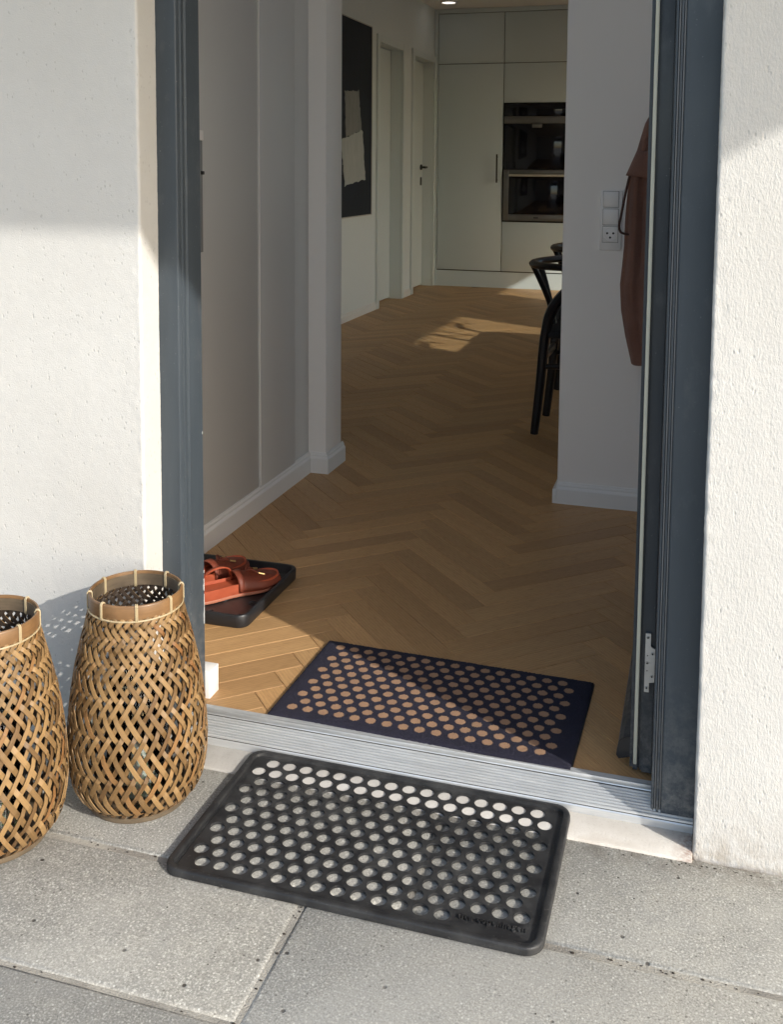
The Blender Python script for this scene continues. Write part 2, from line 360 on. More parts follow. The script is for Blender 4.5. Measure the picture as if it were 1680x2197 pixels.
def make_leather(name, a, b, rough=.58):
    t = NT(name); v = t.coord(); n = t.noise(v, 35, 4, .6); g = t.vor(v, 480); c = t.mix(n, a, b); t.set(color=c, rough=rough, spec=.3); t.bump(g, .15, .0008); return t.m
M['leather'] = make_leather('terracotta_leather', (.30, .056, .024), (.42, .092, .040))
M['leather_dk'] = make_leather('chestnut_leather', (.12, .027, .015), (.21, .050, .026), .52)
M['sole'] = plain('sole_rubber', (.46, .17, .10), .6, var=.2)
M['brass'] = plain('brass_tip', (.62, .45, .20), .3, metal=.9, bump=0)
def make_paint(name, a, b, sc=30):
    t = NT(name); v = t.coord(scale=(1, 1, .35)); n = t.noise(v, sc, 5, .7, .6); c = t.mix(n, a, b); t.set(color=c, rough=.75); t.bump(n, .6, .003); return t.m
M['navy'] = make_paint('painted_navy', (.003, .006, .013), (.010, .017, .030), 9)
M['stroke_a'] = make_paint('painted_grey', (.16, .165, .16), (.30, .31, .30), 22)
M['stroke_b'] = make_paint('painted_pale', (.34, .36, .35), (.52, .54, .52), 22)
M['tabletop'] = plain('table_oak', (.30, .19, .10), .45, var=.15)

ZF = .042     # indoor floor level
XL, XR = -.579, .4424    # plaster corners of the doorway
CEIL = 2.575
# ------------------------------------------------------------------ ground and paving
def ground():
    mb = MB(); mb.add([(-120,-120,-.02),(120,-120,-.02),(120,120,-.02),(-120,120,-.02)], [(0,1,2,3)])
    struct(mb.build('ground', M['sand']))
ground()
pav = struct(empty('paving'))
bed = MB().box(-4.2, 4.2, -6.5, -.012, -.03, -.0030); bed.build('joint_bed', M['sand'], pav)
def slab_mesh(L, D):
    bm = bmesh.new(); bmesh.ops.create_cube(bm, size=1); bmesh.ops.scale(bm, vec=(L, D, .05), verts=bm.verts)
    bmesh.ops.bevel(bm, geom=[e for e in bm.edges if all(v.co.z > 0 for v in e.verts)], offset=.0085, segments=2, affect='EDGES', profile=.55)
    return MB().bm(bm).mesh('slab', M['slab'], 60)
SL, SD = .85, .2665
sm_ = slab_mesh(SL-.006, SD-.006)
yA = -.2705
rows = [(yA+SD/2, .02), (yA-SD/2, -.1355)]
for k in range(1, 16): rows.append((yA-SD/2-k*SD, -.1355+(.425 if k % 2 else 0)))
for i, (yc, xj) in enumerate(rows):
    for j in range(-3, 3):
        xc = xj+SL/2+j*SL
        if abs(xc) > (2.7 if i > 4 else 2.2): continue
        rr = random.Random(i*31+j)
        o = link('slab', sm_, pav, (xc+rr.uniform(-.0008, .0008), yc+rr.uniform(-.0008, .0008), -.025+rr.uniform(-.0012, .0008)), rr.uniform(-.0012, .0012))
        o.rotation_euler = (rr.uniform(-.003, .003), rr.uniform(-.0012, .0012), o.rotation_euler[2])

# ------------------------------------------------------------------ rendered facade around the doorway
fac = tag(empty('house_facade', (0, 0, 0)), 'white rendered house wall on both sides of the open doorway', 'wall')
def plaster(side, mat):
    # continuous plaster skin: front face, rounded corner, return into the reveal; gently uneven
    xc = XL if side < 0 else XR
    path = []
    n_front = 150; reach = 1.05; r = .005
    for i in range(n_front+1):
        u = i/n_front; path.append((xc+side*(r+(reach-r)*(1-u)**1.25), 0., 0., -1.))
    for k in range(1, 5):
        a = R(90*k/5); path.append((xc+side*(r-r*math.sin(a)), r-r*math.cos(a), -side*math.sin(a), -math.cos(a)))
    for i in range(0, 13): path.append((xc, r+(.075-r)*i/12, -side, 0.))
    zs = [-.03+1.98*i/330 for i in range(331)]
    vs = []; nx = len(path)
    for z in zs:
        for (x, y, nx_, ny_) in path:
            a = noise.noise((x*26, y*26, z*26))*.0003 + noise.noise((x*110, y*110, z*110))*.00045 + noise.noise((x*4, y*4, z*4))*.0006
            near = math.exp(-(abs(x-xc)+y)*90); a += near*(noise.noise((7, x*60, z*55))*.0018+noise.noise((3, 1, z*140))*.0012)
            if z < .02: a += (.02-z)*.06*(1+noise.noise((x*60, 5, z*60)))
            vs.append((x+nx_*a, y+ny_*a, z))
    fs = [(j*nx+i, j*nx+i+1, (j+1)*nx+i+1, (j+1)*nx+i) for j in range(len(zs)-1) for i in range(nx-1)]
    MB().add(vs, fs, smooth=True).build('render_skin', mat, fac, 80)
plaster(-1, M['stucco_l']); plaster(1, M['stucco_r'])
MB().box(-3.4, XL-.0035, .0035, .18, -.05, 2.95).build('wall_core', M['stucco_l'], fac)
MB().box(XR+.0035, 4.0, .0035, .18, -.05, 2.95).build('wall_core', M['stucco_r'], fac)
MB().box(XL-.003, XR+.003, .0045, .179, 2.24, 2.94).build('lintel', M['stucco_l'], fac)
can = MB().bbox(-2.4, 2.58, -1.30, .002, 2.385, 2.56, .006).build('canopy', M['trim'], fac)
MB().bbox(XL+.001, XR-.001, -.021, .062, -.05, .0045, .003).build('sill', M['sill'], fac)

# ------------------------------------------------------------------ door frame with ribbed threshold
df = tag(empty('door_frame', (0, .1, 0)), 'dark grey-blue door frame with ribbed aluminium threshold', 'door frame')
df_off = Vector((0, -.1, 0))
def rel(o, par): o.location = o.location - par.location; return o
# left jamb profile in plan (x, y)
pl = [(XL-.012, .066), (-.5385, .066), (-.5365, .0672), (-.5345, .0725), (-.5372, .0745), (-.5366, .0785), (-.5330, .0800), (-.5324, .0860), (-.5352, .0878), (-.5346, .0925), (-.5305, .0945),
      (-.5262, .139), (-.5276, .1412), (-.552, .142), (-.552, .156), (XL-.012, .156)]
rel(MB().prism(pl, .012, 2.24).build('jamb', M['frame'], df), df)
pr = [(XR+.012, .062), (.3890, .062), (.3870, .0632), (.3862, .0672), (.3835, .0672), (.3826, .0635), (.3790, .0632), (.3780, .0675), (.3752, .0675), (.3742, .064), (.3712, .0645), (.3698, .067), (.3698, .098), (.3752, .100), (.3752, .114), (.402, .116), (.402, .135), (XR+.012, .135)]
rel(MB().prism(pr[::-1], .014, 2.24).build('jamb', M['frame'], df), df)
for gx in (.3849, .3766): rel(MB().bbox(gx-.0011, gx+.0011, .0620, .0668, .03, 2.16, .0006).build('highlight_bead', M['bead'], df), df)  # added grey strips: bright ridge highlights put into their colour
rel(MB().box(-.5522, .4022, .067, .15, 2.165, 2.238).build('head', M['frame'], df), df)
rr = random.Random(4)
for z0, z1, wd in ((.205, .268, .0022), (.275, .300, .0026), (.312, .318, .0014), (.60, .606, .0012)):
    n_ = 9; pts = [(.1385, z0+(z1-z0)*i/n_) for i in range(n_+1)]+[(.1385-wd*rr.uniform(.4, 1.6), z1-(z1-z0)*i/n_) for i in range(n_+1)]
    rel(MB().prism(pts, -.5268, -.5255, axis='x').build('paint_chip', M['chip'], df), df)
# threshold: sloping extrusion with fine ribs
prof = [(.050, .004), (.050, .0165), (.0515, .0185)]
nr = 8; y0_, y1_ = .0525, .097; z0_, z1_ = .0195, .0365
for i in range(nr):
    t0 = i/nr; 
    for q, hgt in ((.04, 0.), (.14, .0026), (.46, .0030), (.56, 0.)):
        t = t0+q/nr; prof.append((y0_+(y1_-y0_)*t, z0_+(z1_-z0_)*t+hgt))
prof += [(.0985, .038), (.100, .0415), (.110, .0462), (.1165, .0468), (.1175, .0455), (.1175, .004)]
thr = MB().prism(prof, -.540, XR-.001, axis='x'); to = rel(thr.build('threshold', M['alu'], df), df)
to.data.materials.append(M['groove'])
for i in range(nr):                     # groove shade between the ribs, put into the colour
    for q in (0, 3): to.data.polygons[2+3+4*i+q-(1 if q == 0 else 0)].material_index = 1
rel(MB().bbox(-.5290, .3690, .0990, .1045, .0395, .0485, .001).build('seal_strip', M['alu'], df), df)

# ------------------------------------------------------------------ front door leaf, swung fully inward (edge-on)
fd = tag(empty('front_door', (.35, .135, ZF)), 'dark front door swung inward, seen edge-on at its hinge side', 'door')
dx0, dx1, dl, zb, zt = .3325, .3930, .80, .050, 2.16
def drel(o): return rel(o, fd)
# stepped hinge edge in plan
pe = [(.3275, .146), (.3335, .146), (.3335, .139), (.3415, .139), (.3415, .146), (.3450, .146), (.3450, .140), (.3490, .140), (.3490, .135), (.3640, .135), (.3640, .1325), (.3662, .1325), (.3662, .137), (.3800, .137), (.3900, .137), (.3900, .135+dl), (.3275, .135+dl)]
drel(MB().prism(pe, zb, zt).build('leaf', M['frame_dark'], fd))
drel(MB().bbox(.3341, .3409, .1335, .1450, zb+.012, zt, .0018).build('edge_gasket', M['gasket'], fd))
dp = [(.3275, .066), (.3085, .060), (.3035, .066), (.3045, .078), (.3075, .092), (.3150, .100), (.3275, .104)]
drel(MB().prism(dp, .152, .135+dl-.03, axis='y').build('drip_bar', M['frame_dark'], fd))
drel(MB().prism([(x-.0006 if x < .32 else x, z) for x, z in dp], .149, .152, axis='y').build('drip_bar_cap', M['black'], fd))
hz0, hz1 = .2045, .3135
hp = [(.3497, hz0), (.3580, hz0), (.3580, hz0+.018), (.3672, hz0+.020), (.3672, hz1-.028), (.3592, hz1-.024), (.3592, hz1), (.3500, hz1)]
hg = drel(MB().prism(hp, .1285, .1325, axis='y').build('hinge', M['steel'], fd))
def disc(cx, cz, r, y, name, mat, dep=.0012):
    mb = MB(); mb.lathe([(0, 0), (r*.45, 0), (r*.55, .0006), (r*.9, .0008), (r, 0), (r, -dep)], 14); mb.xf(Matrix.Translation((cx, y, cz)) @ Matrix.Rotation(R(90), 4, 'X'))
    o = mb.build(name, mat); o.parent = hg; o.location = Vector(); return o
for cx, cz in ((.3543, hz1-.008), (.3630, hz1-.037), (.3540, hz1-.055), (.3628, hz0+.030), (.3540, hz0+.008)):
    disc(cx, cz, .0032, .1283, 'screw', M['steel']); disc(cx, cz, .0013, .1272, 'screw_socket', M['hole'])
for cz in (hz1-.041, hz1-.069): disc(.3541, cz, .0010, .1284, 'pin_hole', M['hole'])
h2 = drel(MB().prism([(x, z+1.35) for x, z in hp], .1285, .1325, axis='y').build('hinge', M['steel'], fd))

# ------------------------------------------------------------------ herringbone oak floor
fl = struct(empty('floor'))
MB().box(-2.15, 2.5, .116, 7.75, ZF-.03, ZF-.0065).build('subfloor', M['gap'], fl)
PW, PL_ = .066, .43
def plank_geo(poly, z0=ZF-.006, z1=ZF):
    # poly: convex outline in plank-local coords -> slightly chamfered block with uv along the grain
    n = len(poly); cx = sum(p[0] for p in poly)/n; cy = sum(p[1] for p in poly)/n
    def ins(p, d_=.0009):
        dx, dy = cx-p[0], cy-p[1]; return (p[0]+(d_ if dx > 0 else -d_), p[1]+(d_ if dy > 0 else -d_))
    vs = [(*p, z0) for p in poly]+[(*p, z1-.0009) for p in poly]+[(*ins(p), z1) for p in poly]
    fs = [[2*n+i for i in range(n)]]; uv = [[(ins(p)[0], ins(p)[1]) for p in poly]]
    for i in range(n):
        j = (i+1) % n
        fs.append((i, j, n+j, n+i)); uv.append([(poly[q][0], poly[q][1]) for q in (i, j, j, i)])
        fs.append((n+i, n+j, 2*n+j, 2*n+i)); uv.append([(poly[q][0], poly[q][1]) for q in (i, j, j, i)])
    return vs, fs, uv
g_ = .0006
full_poly = [(g_, g_), (PL_-g_, g_), (PL_-g_, PW-g_), (g_, PW-g_)]
vs, fs, uv = plank_geo(full_poly); plank_me = MB().add(vs, fs, uv).mesh('plank', M['oak'])
ROT = R(42.5)
def clip(poly, nrm, c):
    out = []
    for i in range(len(poly)):
        a, b = poly[i], poly[(i+1) % len(poly)]; da = a[0]*nrm[0]+a[1]*nrm[1]-c; db = b[0]*nrm[0]+b[1]*nrm[1]-c
        if da >= 0: out.append(a)
        if da*db < 0: t = da/(da-db); out.append((a[0]+(b[0]-a[0])*t, a[1]+(b[1]-a[1])*t))
    return out
planks = []
c0, s0 = math.cos(ROT), math.sin(ROT); org = (-.10, .02)
for a in range(-160, 180):
    for b in range(-15, 16):
        bx, by = a*PW+b*(PL_+PW), a*PW+b*(PW-PL_)
        for kind in (0, 1):
            lx, ly, th = (bx, by, 0.) if kind == 0 else (bx+PL_+PW, by+PW-PL_, math.pi/2)
            X = org[0]+lx*c0-ly*s0; Y = org[1]+lx*s0+ly*c0
            ang = ROT+th; mx = X+math.cos(ang)*PL_/2-math.sin(ang)*PW/2; my = Y+math.sin(ang)*PL_/2+math.cos(ang)*PW/2
            hall = -1.3 < mx < 1.0 and -.3 < my < 1.95; kit = -2.15 < mx < 1.3 and 1.75 < my < 7.72
            if hall or kit: planks.append((my+abs(mx)*.15, mx, my, X, Y, ang))
planks.sort()
rest = MB(); cnt = 0
def visible(mx, my):   # rough: seen past the door jambs and between the two wall ends
    if my < 1.75: return True
    t = (my-CAM_POS.y)/(1.7-CAM_POS.y); return CAM_POS.x+(-.90-CAM_POS.x)*t-.3 < mx < CAM_POS.x+(0.0-CAM_POS.x)*t+.3
for key, mx, my, X, Y, ang in planks:
    rr = random.Random(int(X*9000)*7+int(Y*9000)); dz = rr.uniform(-.00025, .0003)
    ca, sa = math.cos(ang), math.sin(ang)
    corners = [(X+p[0]*ca-p[1]*sa, Y+p[0]*sa+p[1]*ca) for p in full_poly]
    poly = full_poly; cut = min(c[1] for c in corners) < .1178
    if cut:
        poly = clip(full_poly, (sa, ca), .1178-Y)
        if len(poly) < 3: continue
    if cnt < 298 and visible(mx, my):
        if cut:
            vs, fs, uv = plank_geo(poly); me = MB().add(vs, fs, uv).mesh('plank', M['oak'])
        else: me = plank_me
        o = link('plank', me, fl, (X, Y, dz), ang); cnt += 1
    elif visible(mx, my) or my > 1.8:
        vs, fs, uv = plank_geo(poly)
        rest.add([(X+p[0]*ca-p[1]*sa, Y+p[0]*sa+p[1]*ca, p[2]+dz) for p in vs], fs, uv)
stuff(rest.build('far_planks', M['oak'], fl))

# ------------------------------------------------------------------ interior shell
def skirting(name, par, path, h=.070, t=.014):
    # moulded board following a plan path; the board sits to the right of the walking direction
    prof = [(0, 0), (t, 0), (t, h-.022), (t-.002, h-.018), (t-.0055, h-.014), (t-.0055, h-.009), (t-.009, h-.004), (t-.0095, h), (0, h)]
    vs = []; k = len(prof); n = len(path)
    for i, p in enumerate(path):
        p = Vector(p); dirs = []
        if i > 0: dirs.append((p-Vector(path[i-1])).normalized())
        if i < n-1: dirs.append((Vector(path[i+1])-p).normalized())
        nrm = [Vector((d_.y, -d_.x)) for d_ in dirs]
        if len(nrm) == 2:
            b = (nrm[0]+nrm[1]); b = b/(b.dot(nrm[0]))
        else: b = nrm[0]
        for q, z in prof: vs.append((p.x+b.x*q, p.y+b.y*q, ZF+z))
    fs = []
    for i in range(n-1):
        for q in range(k): fs.append((i*k+q, i*k+(q+1) % k, (i+1)*k+(q+1) % k, (i+1)*k+q))
    fs += [list(range(k)), [(n-1)*k+q for q in range(k)][::-1]]
    return MB().add(vs, fs).build(name, M['trim'], par)
wl = struct(MB().box(-2.0, -.925, .182, 1.695, -.05, CEIL+.02).build('wall_left', M['wall']))
wp = struct(MB().bbox(-2.0, -.848, 1.70, 1.862, -.05, CEIL+.02, .0025).build('wall_end', M['wall']))
skirting('skirting_board', wp, [(-.905, 1.70), (-.8475, 1.70), (-.8475, 1.872)], .074, .0135)
wr = struct(MB().bbox(-.0105, 2.42, 1.632, 1.80, -.05, CEIL+.02, .0025).build('wall_partition', M['wall']))
skirting('skirting_board', wr, [(-.011, 1.815), (-.011, 1.6315), (.80, 1.6315)][::1], .070, .0135) if False else skirting('skirting_board', wr, [(-.0105, 1.632), (.80, 1.632)], .070, .0135)
MB().bbox(-.0245, -.0108, 1.6185, 1.81, ZF, ZF+.048, .0015).build('skirting_return', M['trim'], wr)
struct(MB().box(.80, .95, .182, 1.63, -.05, CEIL+.02).build('wall_right', M['wall']))
fb = struct(MB().box(-.925, XL-.002, .181, .186, -.05, CEIL).build('wall_front_lining', M['wall']))
MB().bbox(-.556, -.519, .1445, .186, ZF-.001, ZF+.057, .0015).build('skirting_board', M['trim'], fb)
MB().box(-.578, -.556, .157, .184, ZF, 2.24).build('reveal_board', M['trim'], fb)
# kitchen and dining room
kw = struct(empty('wall_kitchen_left'))
for y0, y1, z0, z1 in ((1.87, 5.90, -.05, CEIL+.02), (5.90, 6.535, 2.125, CEIL+.02), (6.535, 6.875, -.05, CEIL+.02), (6.875, 7.56, 2.125, CEIL+.02), (7.56, 7.80, -.05, CEIL+.02)):
    MB().box(-2.20, -2.0, y0, y1, z0, z1).build('wall_piece', M['kwall'], kw)
skirting('skirting_board', kw, [(-2.0, 1.9), (-2.0, 5.845)][::1], .06, .012)
skirting('skirting_board', kw, [(-2.0, 6.60), (-2.0, 6.815)], .06, .012)
wbk = struct(MB().box(-2.2, 1.45, 7.80, 7.95, -.05, CEIL+.02).build('wall_back', M['kwall']))
MB().box(1.45, 2.40, 7.80, 7.95, 2.3, CEIL+.02).build('wall_piece', M['kwall'], wbk)  # gap below is an unseen opening, added to brighten the kitchen
ce = struct(empty('ceiling'))
FILL_OPENINGS = ((-.45, .55, .70, 1.50, .62), (.0, 1.5, 3.7, 4.8, .92))      # unseen roof openings added to brighten the rooms; deep shafts keep sun out
yc0 = .19
for (a, b, c_, e_, hs) in FILL_OPENINGS:
    MB().box(-3.3, 2.6, yc0, c_, CEIL, CEIL+.15).build('ceiling_piece', M['wall'], ce)
    MB().box(-3.3, a, c_, e_, CEIL, CEIL+.15).build('ceiling_piece', M['wall'], ce); MB().box(b, 2.6, c_, e_, CEIL, CEIL+.15).build('ceiling_piece', M['wall'], ce)
    for q in ((a-.02, a, c_-.02, e_+.02), (b, b+.02, c_-.02, e_+.02), (a, b, c_-.02, c_), (a, b, e_, e_+.02)): MB().box(*q, CEIL+.151, CEIL+.15+hs).build('fill_shaft_side', M['wall'], ce)
    yc0 = e_
MB().box(-3.3, 2.6, yc0, 7.95, CEIL, CEIL+.15).build('ceiling_piece', M['wall'], ce)
XW = 2.40
wd = struct(empty('wall_dining_right'))
WIN = ((2.30, 3.70, .10, 2.285), (5.02, 6.75, .10, 2.285))
ys = 1.80
for (a, b, z0, z1) in WIN:
    MB().box(XW, XW+.18, ys, a, -.05, CEIL+.14).build('wall_piece', M['kwall'], wd)
    MB().box(XW, XW+.18, a, b, z1, CEIL+.14).build('wall_piece', M['kwall'], wd); MB().box(XW, XW+.18, a, b, -.05, z0).build('wall_piece', M['kwall'], wd); ys = b
    MB().box(XW+.04, XW+.09, a, a+.05, z0, z1).build('window_frame', M['frame'], wd); MB().box(XW+.04, XW+.09, b-.05, b, z0, z1).build('window_frame', M['frame'], wd)
    MB().box(XW+.041, XW+.089, a+.05, b-.05, z0, z0+.06).build('window_frame', M['frame'], wd); MB().box(XW+.041, XW+.089, a+.05, b-.05, z1-.04, z1).build('window_frame', M['frame'], wd)
    MB().box(XW+.062, XW+.066, a+.05, b-.05, z0+.06, z1-.04).build('window_pane', M['glass'], wd)
MB().box(XW, XW+.18, ys, 7.95, -.05, CEIL+.14).build('wall_piece', M['kwall'], wd)

# built-in wardrobe along the left hall wall
wa = tag(empty('built_in_wardrobe', (-.92, 1.2, ZF)), 'tall pale grey built-in wardrobe along the left hall wall', 'wardrobe')
rel(MB().bbox(-.924, -.9125, .20, 1.2655, .112, CEIL-.005, .0012).build('door_panel', M['ward'], wa), wa)
rel(MB().bbox(-.924, -.9085, 1.2675, 1.560, .112, CEIL-.005, .0012).build('door_panel', M['ward'], wa), wa)
rel(MB().bbox(-.9093, -.9055, 1.2662, 1.2710, .120, CEIL-.01, .0008).build('edge_strip', M['trim'], wa), wa)
rel(MB().bbox(-.924, -.9140, 1.5625, 1.6985, .112, CEIL-.005, .0012).build('filler_panel', M['ward'], wa), wa)
o = skirting('skirting_board', wa, [(-.9145, .20), (-.9145, 1.6985)], .074, .0135); rel(o, wa)
# slim wall box just behind the left jamb
wb = tag(empty('wall_box', (-.905, .86, 1.05)), 'slim grey box with white cap on the wall, just past the left door jamb', 'wall box')
rel(MB().bbox(-.9125, -.893, .846, .862, .90, 1.205, .002).build('body', plain('grey_box', (.22, .23, .24), .5), wb), wb)
rel(MB().bbox(-.9125, -.891, .845, .866, 1.205, 1.232, .002).build('cap', M['plastic'], wb), wb)
rel(MB().bbox(-.9125, -.889, .850, .8665, 1.112, 1.122, .002).build('clip', M['black'], wb), wb)

# ------------------------------------------------------------------ interior doors in the kitchen wall
def idoor(y0, y1, label, knob):
    t = tag(empty('interior_door', (-2.05, (y0+y1)/2, ZF)), label, 'door', 'white doors in the kitchen side wall')
    rel(MB().box(-2.135, -2.092, y0+.004, y1-.012, ZF+.012, 2.085).build('leaf', M['doorw'], t), t)
    rel(MB().box(-2.150, -2.136, y0, y1, ZF, 2.12).build('backing', M['gap'], t), t)
    rel(MB().box(-2.135, -2.001, y1-.007, y1-.001, ZF, 2.095).build('jamb', M['doorw'], t), t)
    rel(MB().box(-2.135, -2.001, y0+.001, y0+.003, ZF, 2.095).build('jamb', M['doorw'], t), t)
    rel(MB().box(-2.135, -2.0015, y0+.003, y1-.007, 2.092, 2.122).build('jamb_head', M['doorw'], t), t)
    a = .058
    for ya, yb, za, zb_ in ((y0-a+.004, y0+.004, ZF, 2.085+a), (y1-.004, y1+a-.004, ZF, 2.085+a), (y0+.0045, y1-.0045, 2.086, 2.085+a)):
        rel(MB().bbox(-2.0, -1.982, ya, yb, za, zb_, .004).build('architrave', M['doorw'], t), t)
    return t
d1 = idoor(5.90, 6.535, 'white door nearest the dark painting, with a small black keyhole', False)
o = MB().lathe([(0, .004), (.014, .004), (.016, 0)], 16).xf(Matrix.Translation((-2.092, 5.925, 1.125)) @ Matrix.Rotation(R(90), 4, 'Y')).build('keyhole', M['black'], d1); rel(o, d1)
d2 = idoor(6.875, 7.56, 'white door beside the tall cabinet, with a black lever handle', True)
hd = MB(); hd.lathe([(0, .012), (.024, .012), (.026, 0)], 18).xf(Matrix.Translation((-2.0915, 7.48, 1.14)) @ Matrix.Rotation(R(90), 4, 'Y'))
hd.tube([(-2.085, 7.48, 1.14), (-2.04, 7.48, 1.14), (-2.032, 7.472, 1.14), (-2.03, 7.40, 1.138)], .010)
o = hd.build('lever_handle', M['black'], d2); rel(o, d2)
o = MB().bbox(-2.0925, -2.084, 7.462, 7.498, .975, 1.05, .004).build('keyhole_plate', M['black'], d2); rel(o, d2)

# ------------------------------------------------------------------ kitchen cabinets, oven, coffee machine
KY = 7.594
kc = tag(empty('kitchen_cabinet', (-1.2, KY, ZF)), 'wall of tall pale kitchen cabinets at the far end', 'cabinet')
def k(o): return rel(o, kc)
k(MB().box(-1.975, 1.4, KY+.022, 7.795, ZF+.05, 2.555).build('carcass', M['gap'], kc))
k(MB().box(-1.997, -1.9665, KY-.002, 7.79, ZF, 2.572).build('filler', M['cab'], kc))
k(MB().box(-1.9655, 1.4, KY+.001, 7.79, 2.533, 2.572).build('cornice', M['cab'], kc))
k(MB().box(-1.9655, 1.4, KY+.006, 7.79, ZF, .188).build('plinth', M['cab'], kc))
G = .003
def cdoor(x0, x1, z0, z1): return k(MB().bbox(x0+G, x1-G, KY, KY+.02, z0+G, z1-G, .0012).build('cabinet_door', M['cab'], kc))
X1, X2, X3 = -1.964, -1.352, -.735
ZB, ZO0, ZO1, ZM, Z2, Z1 = .195, .652, 1.722, 1.127, 2.078, 2.530
c1 = cdoor(X1, X2, ZB, Z2); cdoor(X1, X2, Z2, Z1); cdoor(X2, X3, Z2, Z1); cdoor(X2, X3, ZO1, Z2); cdoor(X2, X3, ZB, ZO0)
for i in range(3): cdoor(X3+i*.617, X3+(i+1)*.617, ZB, Z2); cdoor(X3+i*.617, X3+(i+1)*.617, Z2, Z1)
hb = MB().tube([(-1.398, KY-.038, 1.005), (-1.398, KY-.038, 1.262)], .008); hb.tube([(-1.398, KY, 1.03), (-1.398, KY-.038, 1.03)], .005); hb.tube([(-1.398, KY, 1.237), (-1.398, KY-.038, 1.237)], .005)
k(hb.build('bar_handle', M['black'], kc))
ox0, ox1 = X2+.012, X3-.006
ov = tag(empty('oven', (-1.04, KY, ZO0)), 'black built-in oven with steel frame below the coffee machine', 'oven')
def ro(o): return rel(o, ov)
ro(MB().box(ox0, ox1, KY+.003, KY+.3, ZO0+.004, ZM-.002).build('body', M['black'], ov))
zz0, zz1 = ZO0+.012, ZM-.004
ro(MB().bbox(ox0, ox0+.048, KY-.012, KY+.0025, zz0, zz1, .0015).build('frame_bar', M['inox'], ov)); ro(MB().bbox(ox1-.048, ox1, KY-.012, KY+.0025, zz0, zz1, .0015).build('frame_bar', M['inox'], ov))
ro(MB().bbox(ox0+.0485, ox1-.0485, KY-.0115, KY+.0025, zz0, zz0+.058, .0015).build('frame_bar', M['inox'], ov)); ro(MB().bbox(ox0+.0485, ox1-.0485, KY-.0115, KY+.0025, zz1-.045, zz1, .0015).build('frame_bar', M['inox'], ov))
ro(MB().bbox(ox0+.0488, ox1-.0488, KY-.006, KY+.0022, zz0+.0585, zz1-.0455, .001).build('glass_door', M['blackglass'], ov))
hh = MB().bbox(ox0+.055, ox1-.03, KY-.05, KY-.036, zz1-.060, zz1-.040, .004); hh.box(ox0+.08, ox0+.095, KY-.0365, KY-.0118, zz1-.055, zz1-.046); hh.box(ox1-.09, ox1-.075, KY-.0365, KY-.0118, zz1-.055, zz1-.046)
ro(hh.build('handle', plain('pale_steel', (.66, .62, .52), .4, metal=.5), ov))
ro(MB().bbox(-1.06, -1.018, KY-.0128, KY-.0116, zz0+.024, zz0+.034, .0003).build('badge', M['black'], ov))
cm = tag(empty('coffee_machine', (-1.04, KY, ZM)), 'black built-in coffee machine with steel band above the oven', 'coffee machine')
def rc(o): return rel(o, cm)
rc(MB().box(ox0, ox1, KY+.0035, KY+.3, ZM+.002, ZO1-.004).build('body', M['black'], cm))
rc(MB().bbox(ox0, ox1, KY-.008, KY+.003, 1.603, ZO1-.006, .0015).build('upper_glass', M['blackglass'], cm))
rc(MB().bbox(ox0, ox1, KY-.014, KY+.003, 1.537, 1.601, .002).build('steel_band', M['inox'], cm))
rc(MB().bbox(ox0, ox1, KY-.006, KY+.003, ZM+.006, 1.535, .0015).build('front_glass', M['blackglass'], cm))
sp = MB().bbox(-1.085, -.995, KY-.04, KY-.0065, 1.497, 1.535, .006); rc(sp.build('spout', M['inox'], cm))

# ------------------------------------------------------------------ ceiling lamp
lp = tag(empty('ceiling_lamp', (-1.775, 7.20, CEIL)), 'small round lit lamp set in the far kitchen ceiling', 'lamp')
em = NT('lamp_glow'); em.b.inputs['Emission Color'].default_value = (1, .95, .86, 1); em.b.inputs['Emission Strength'].default_value = 1.2
o = MB().lathe([(0, -.004), (.06, -.004)], 24).build('diffuser', em.m, lp); MB().lathe([(.061, -.012), (.075, -.012), (.08, 0), (.061, 0)], 24, closed=True).build('rim', M['trim'], lp)

# ------------------------------------------------------------------ painting
pt = tag(empty('painting', (-1.985, 5.2, 1.47)), 'tall dark navy abstract painting with two pale brush blocks', 'painting')
def rp(o): return rel(o, pt)
rp(MB().box(-1.998, -1.966, 4.72, 5.632, .79, 2.157).build('canvas', M['navy'], pt))
fr_ = plain('painting_edge', (.45, .45, .43), .5)
for a in ((4.712, 4.7195, .783, 2.164), (5.6325, 5.64, .783, 2.164)): rp(MB().box(-1.999, -1.962, a[0], a[1], a[2], a[3]).build('frame_strip', fr_, pt))
for a in ((.783, .7895), (2.1575, 2.164)): rp(MB().box(-1.999, -1.962, 4.7197, 5.6323, a[0], a[1]).build('frame_strip', fr_, pt))
def stroke(name, quad, mat, seed, dep):
    rr = random.Random(seed); pts = []
    for i in range(4):
        a, b = quad[i], quad[(i+1) % 4]
        for q in range(14):
            t = q/14; j = .012 if i % 2 else .006
            pts.append((a[0]+(b[0]-a[0])*t+rr.uniform(-j, j)*.7, a[1]+(b[1]-a[1])*t+rr.uniform(-j, j)))
    rp(MB().prism(pts, -1.966, -1.966+dep, axis='x').build(name, mat, pt))
stroke('brush_block', [(5.035, 1.655), (5.330, 1.675), (5.395, 1.40), (5.065, 1.34)], M['stroke_a'], 3, .0025)
stroke('brush_block', [(4.96, 1.312), (5.10, 1.35), (5.20, 1.345), (5.41, 1.408), (5.485, 1.05), (5.05, 1.003)], M['stroke_b'], 5, .004) if False else stroke('brush_block', [(4.955, 1.318), (5.412, 1.405), (5.485, 1.05), (5.045, 1.005)], M['stroke_b'], 5, .004)

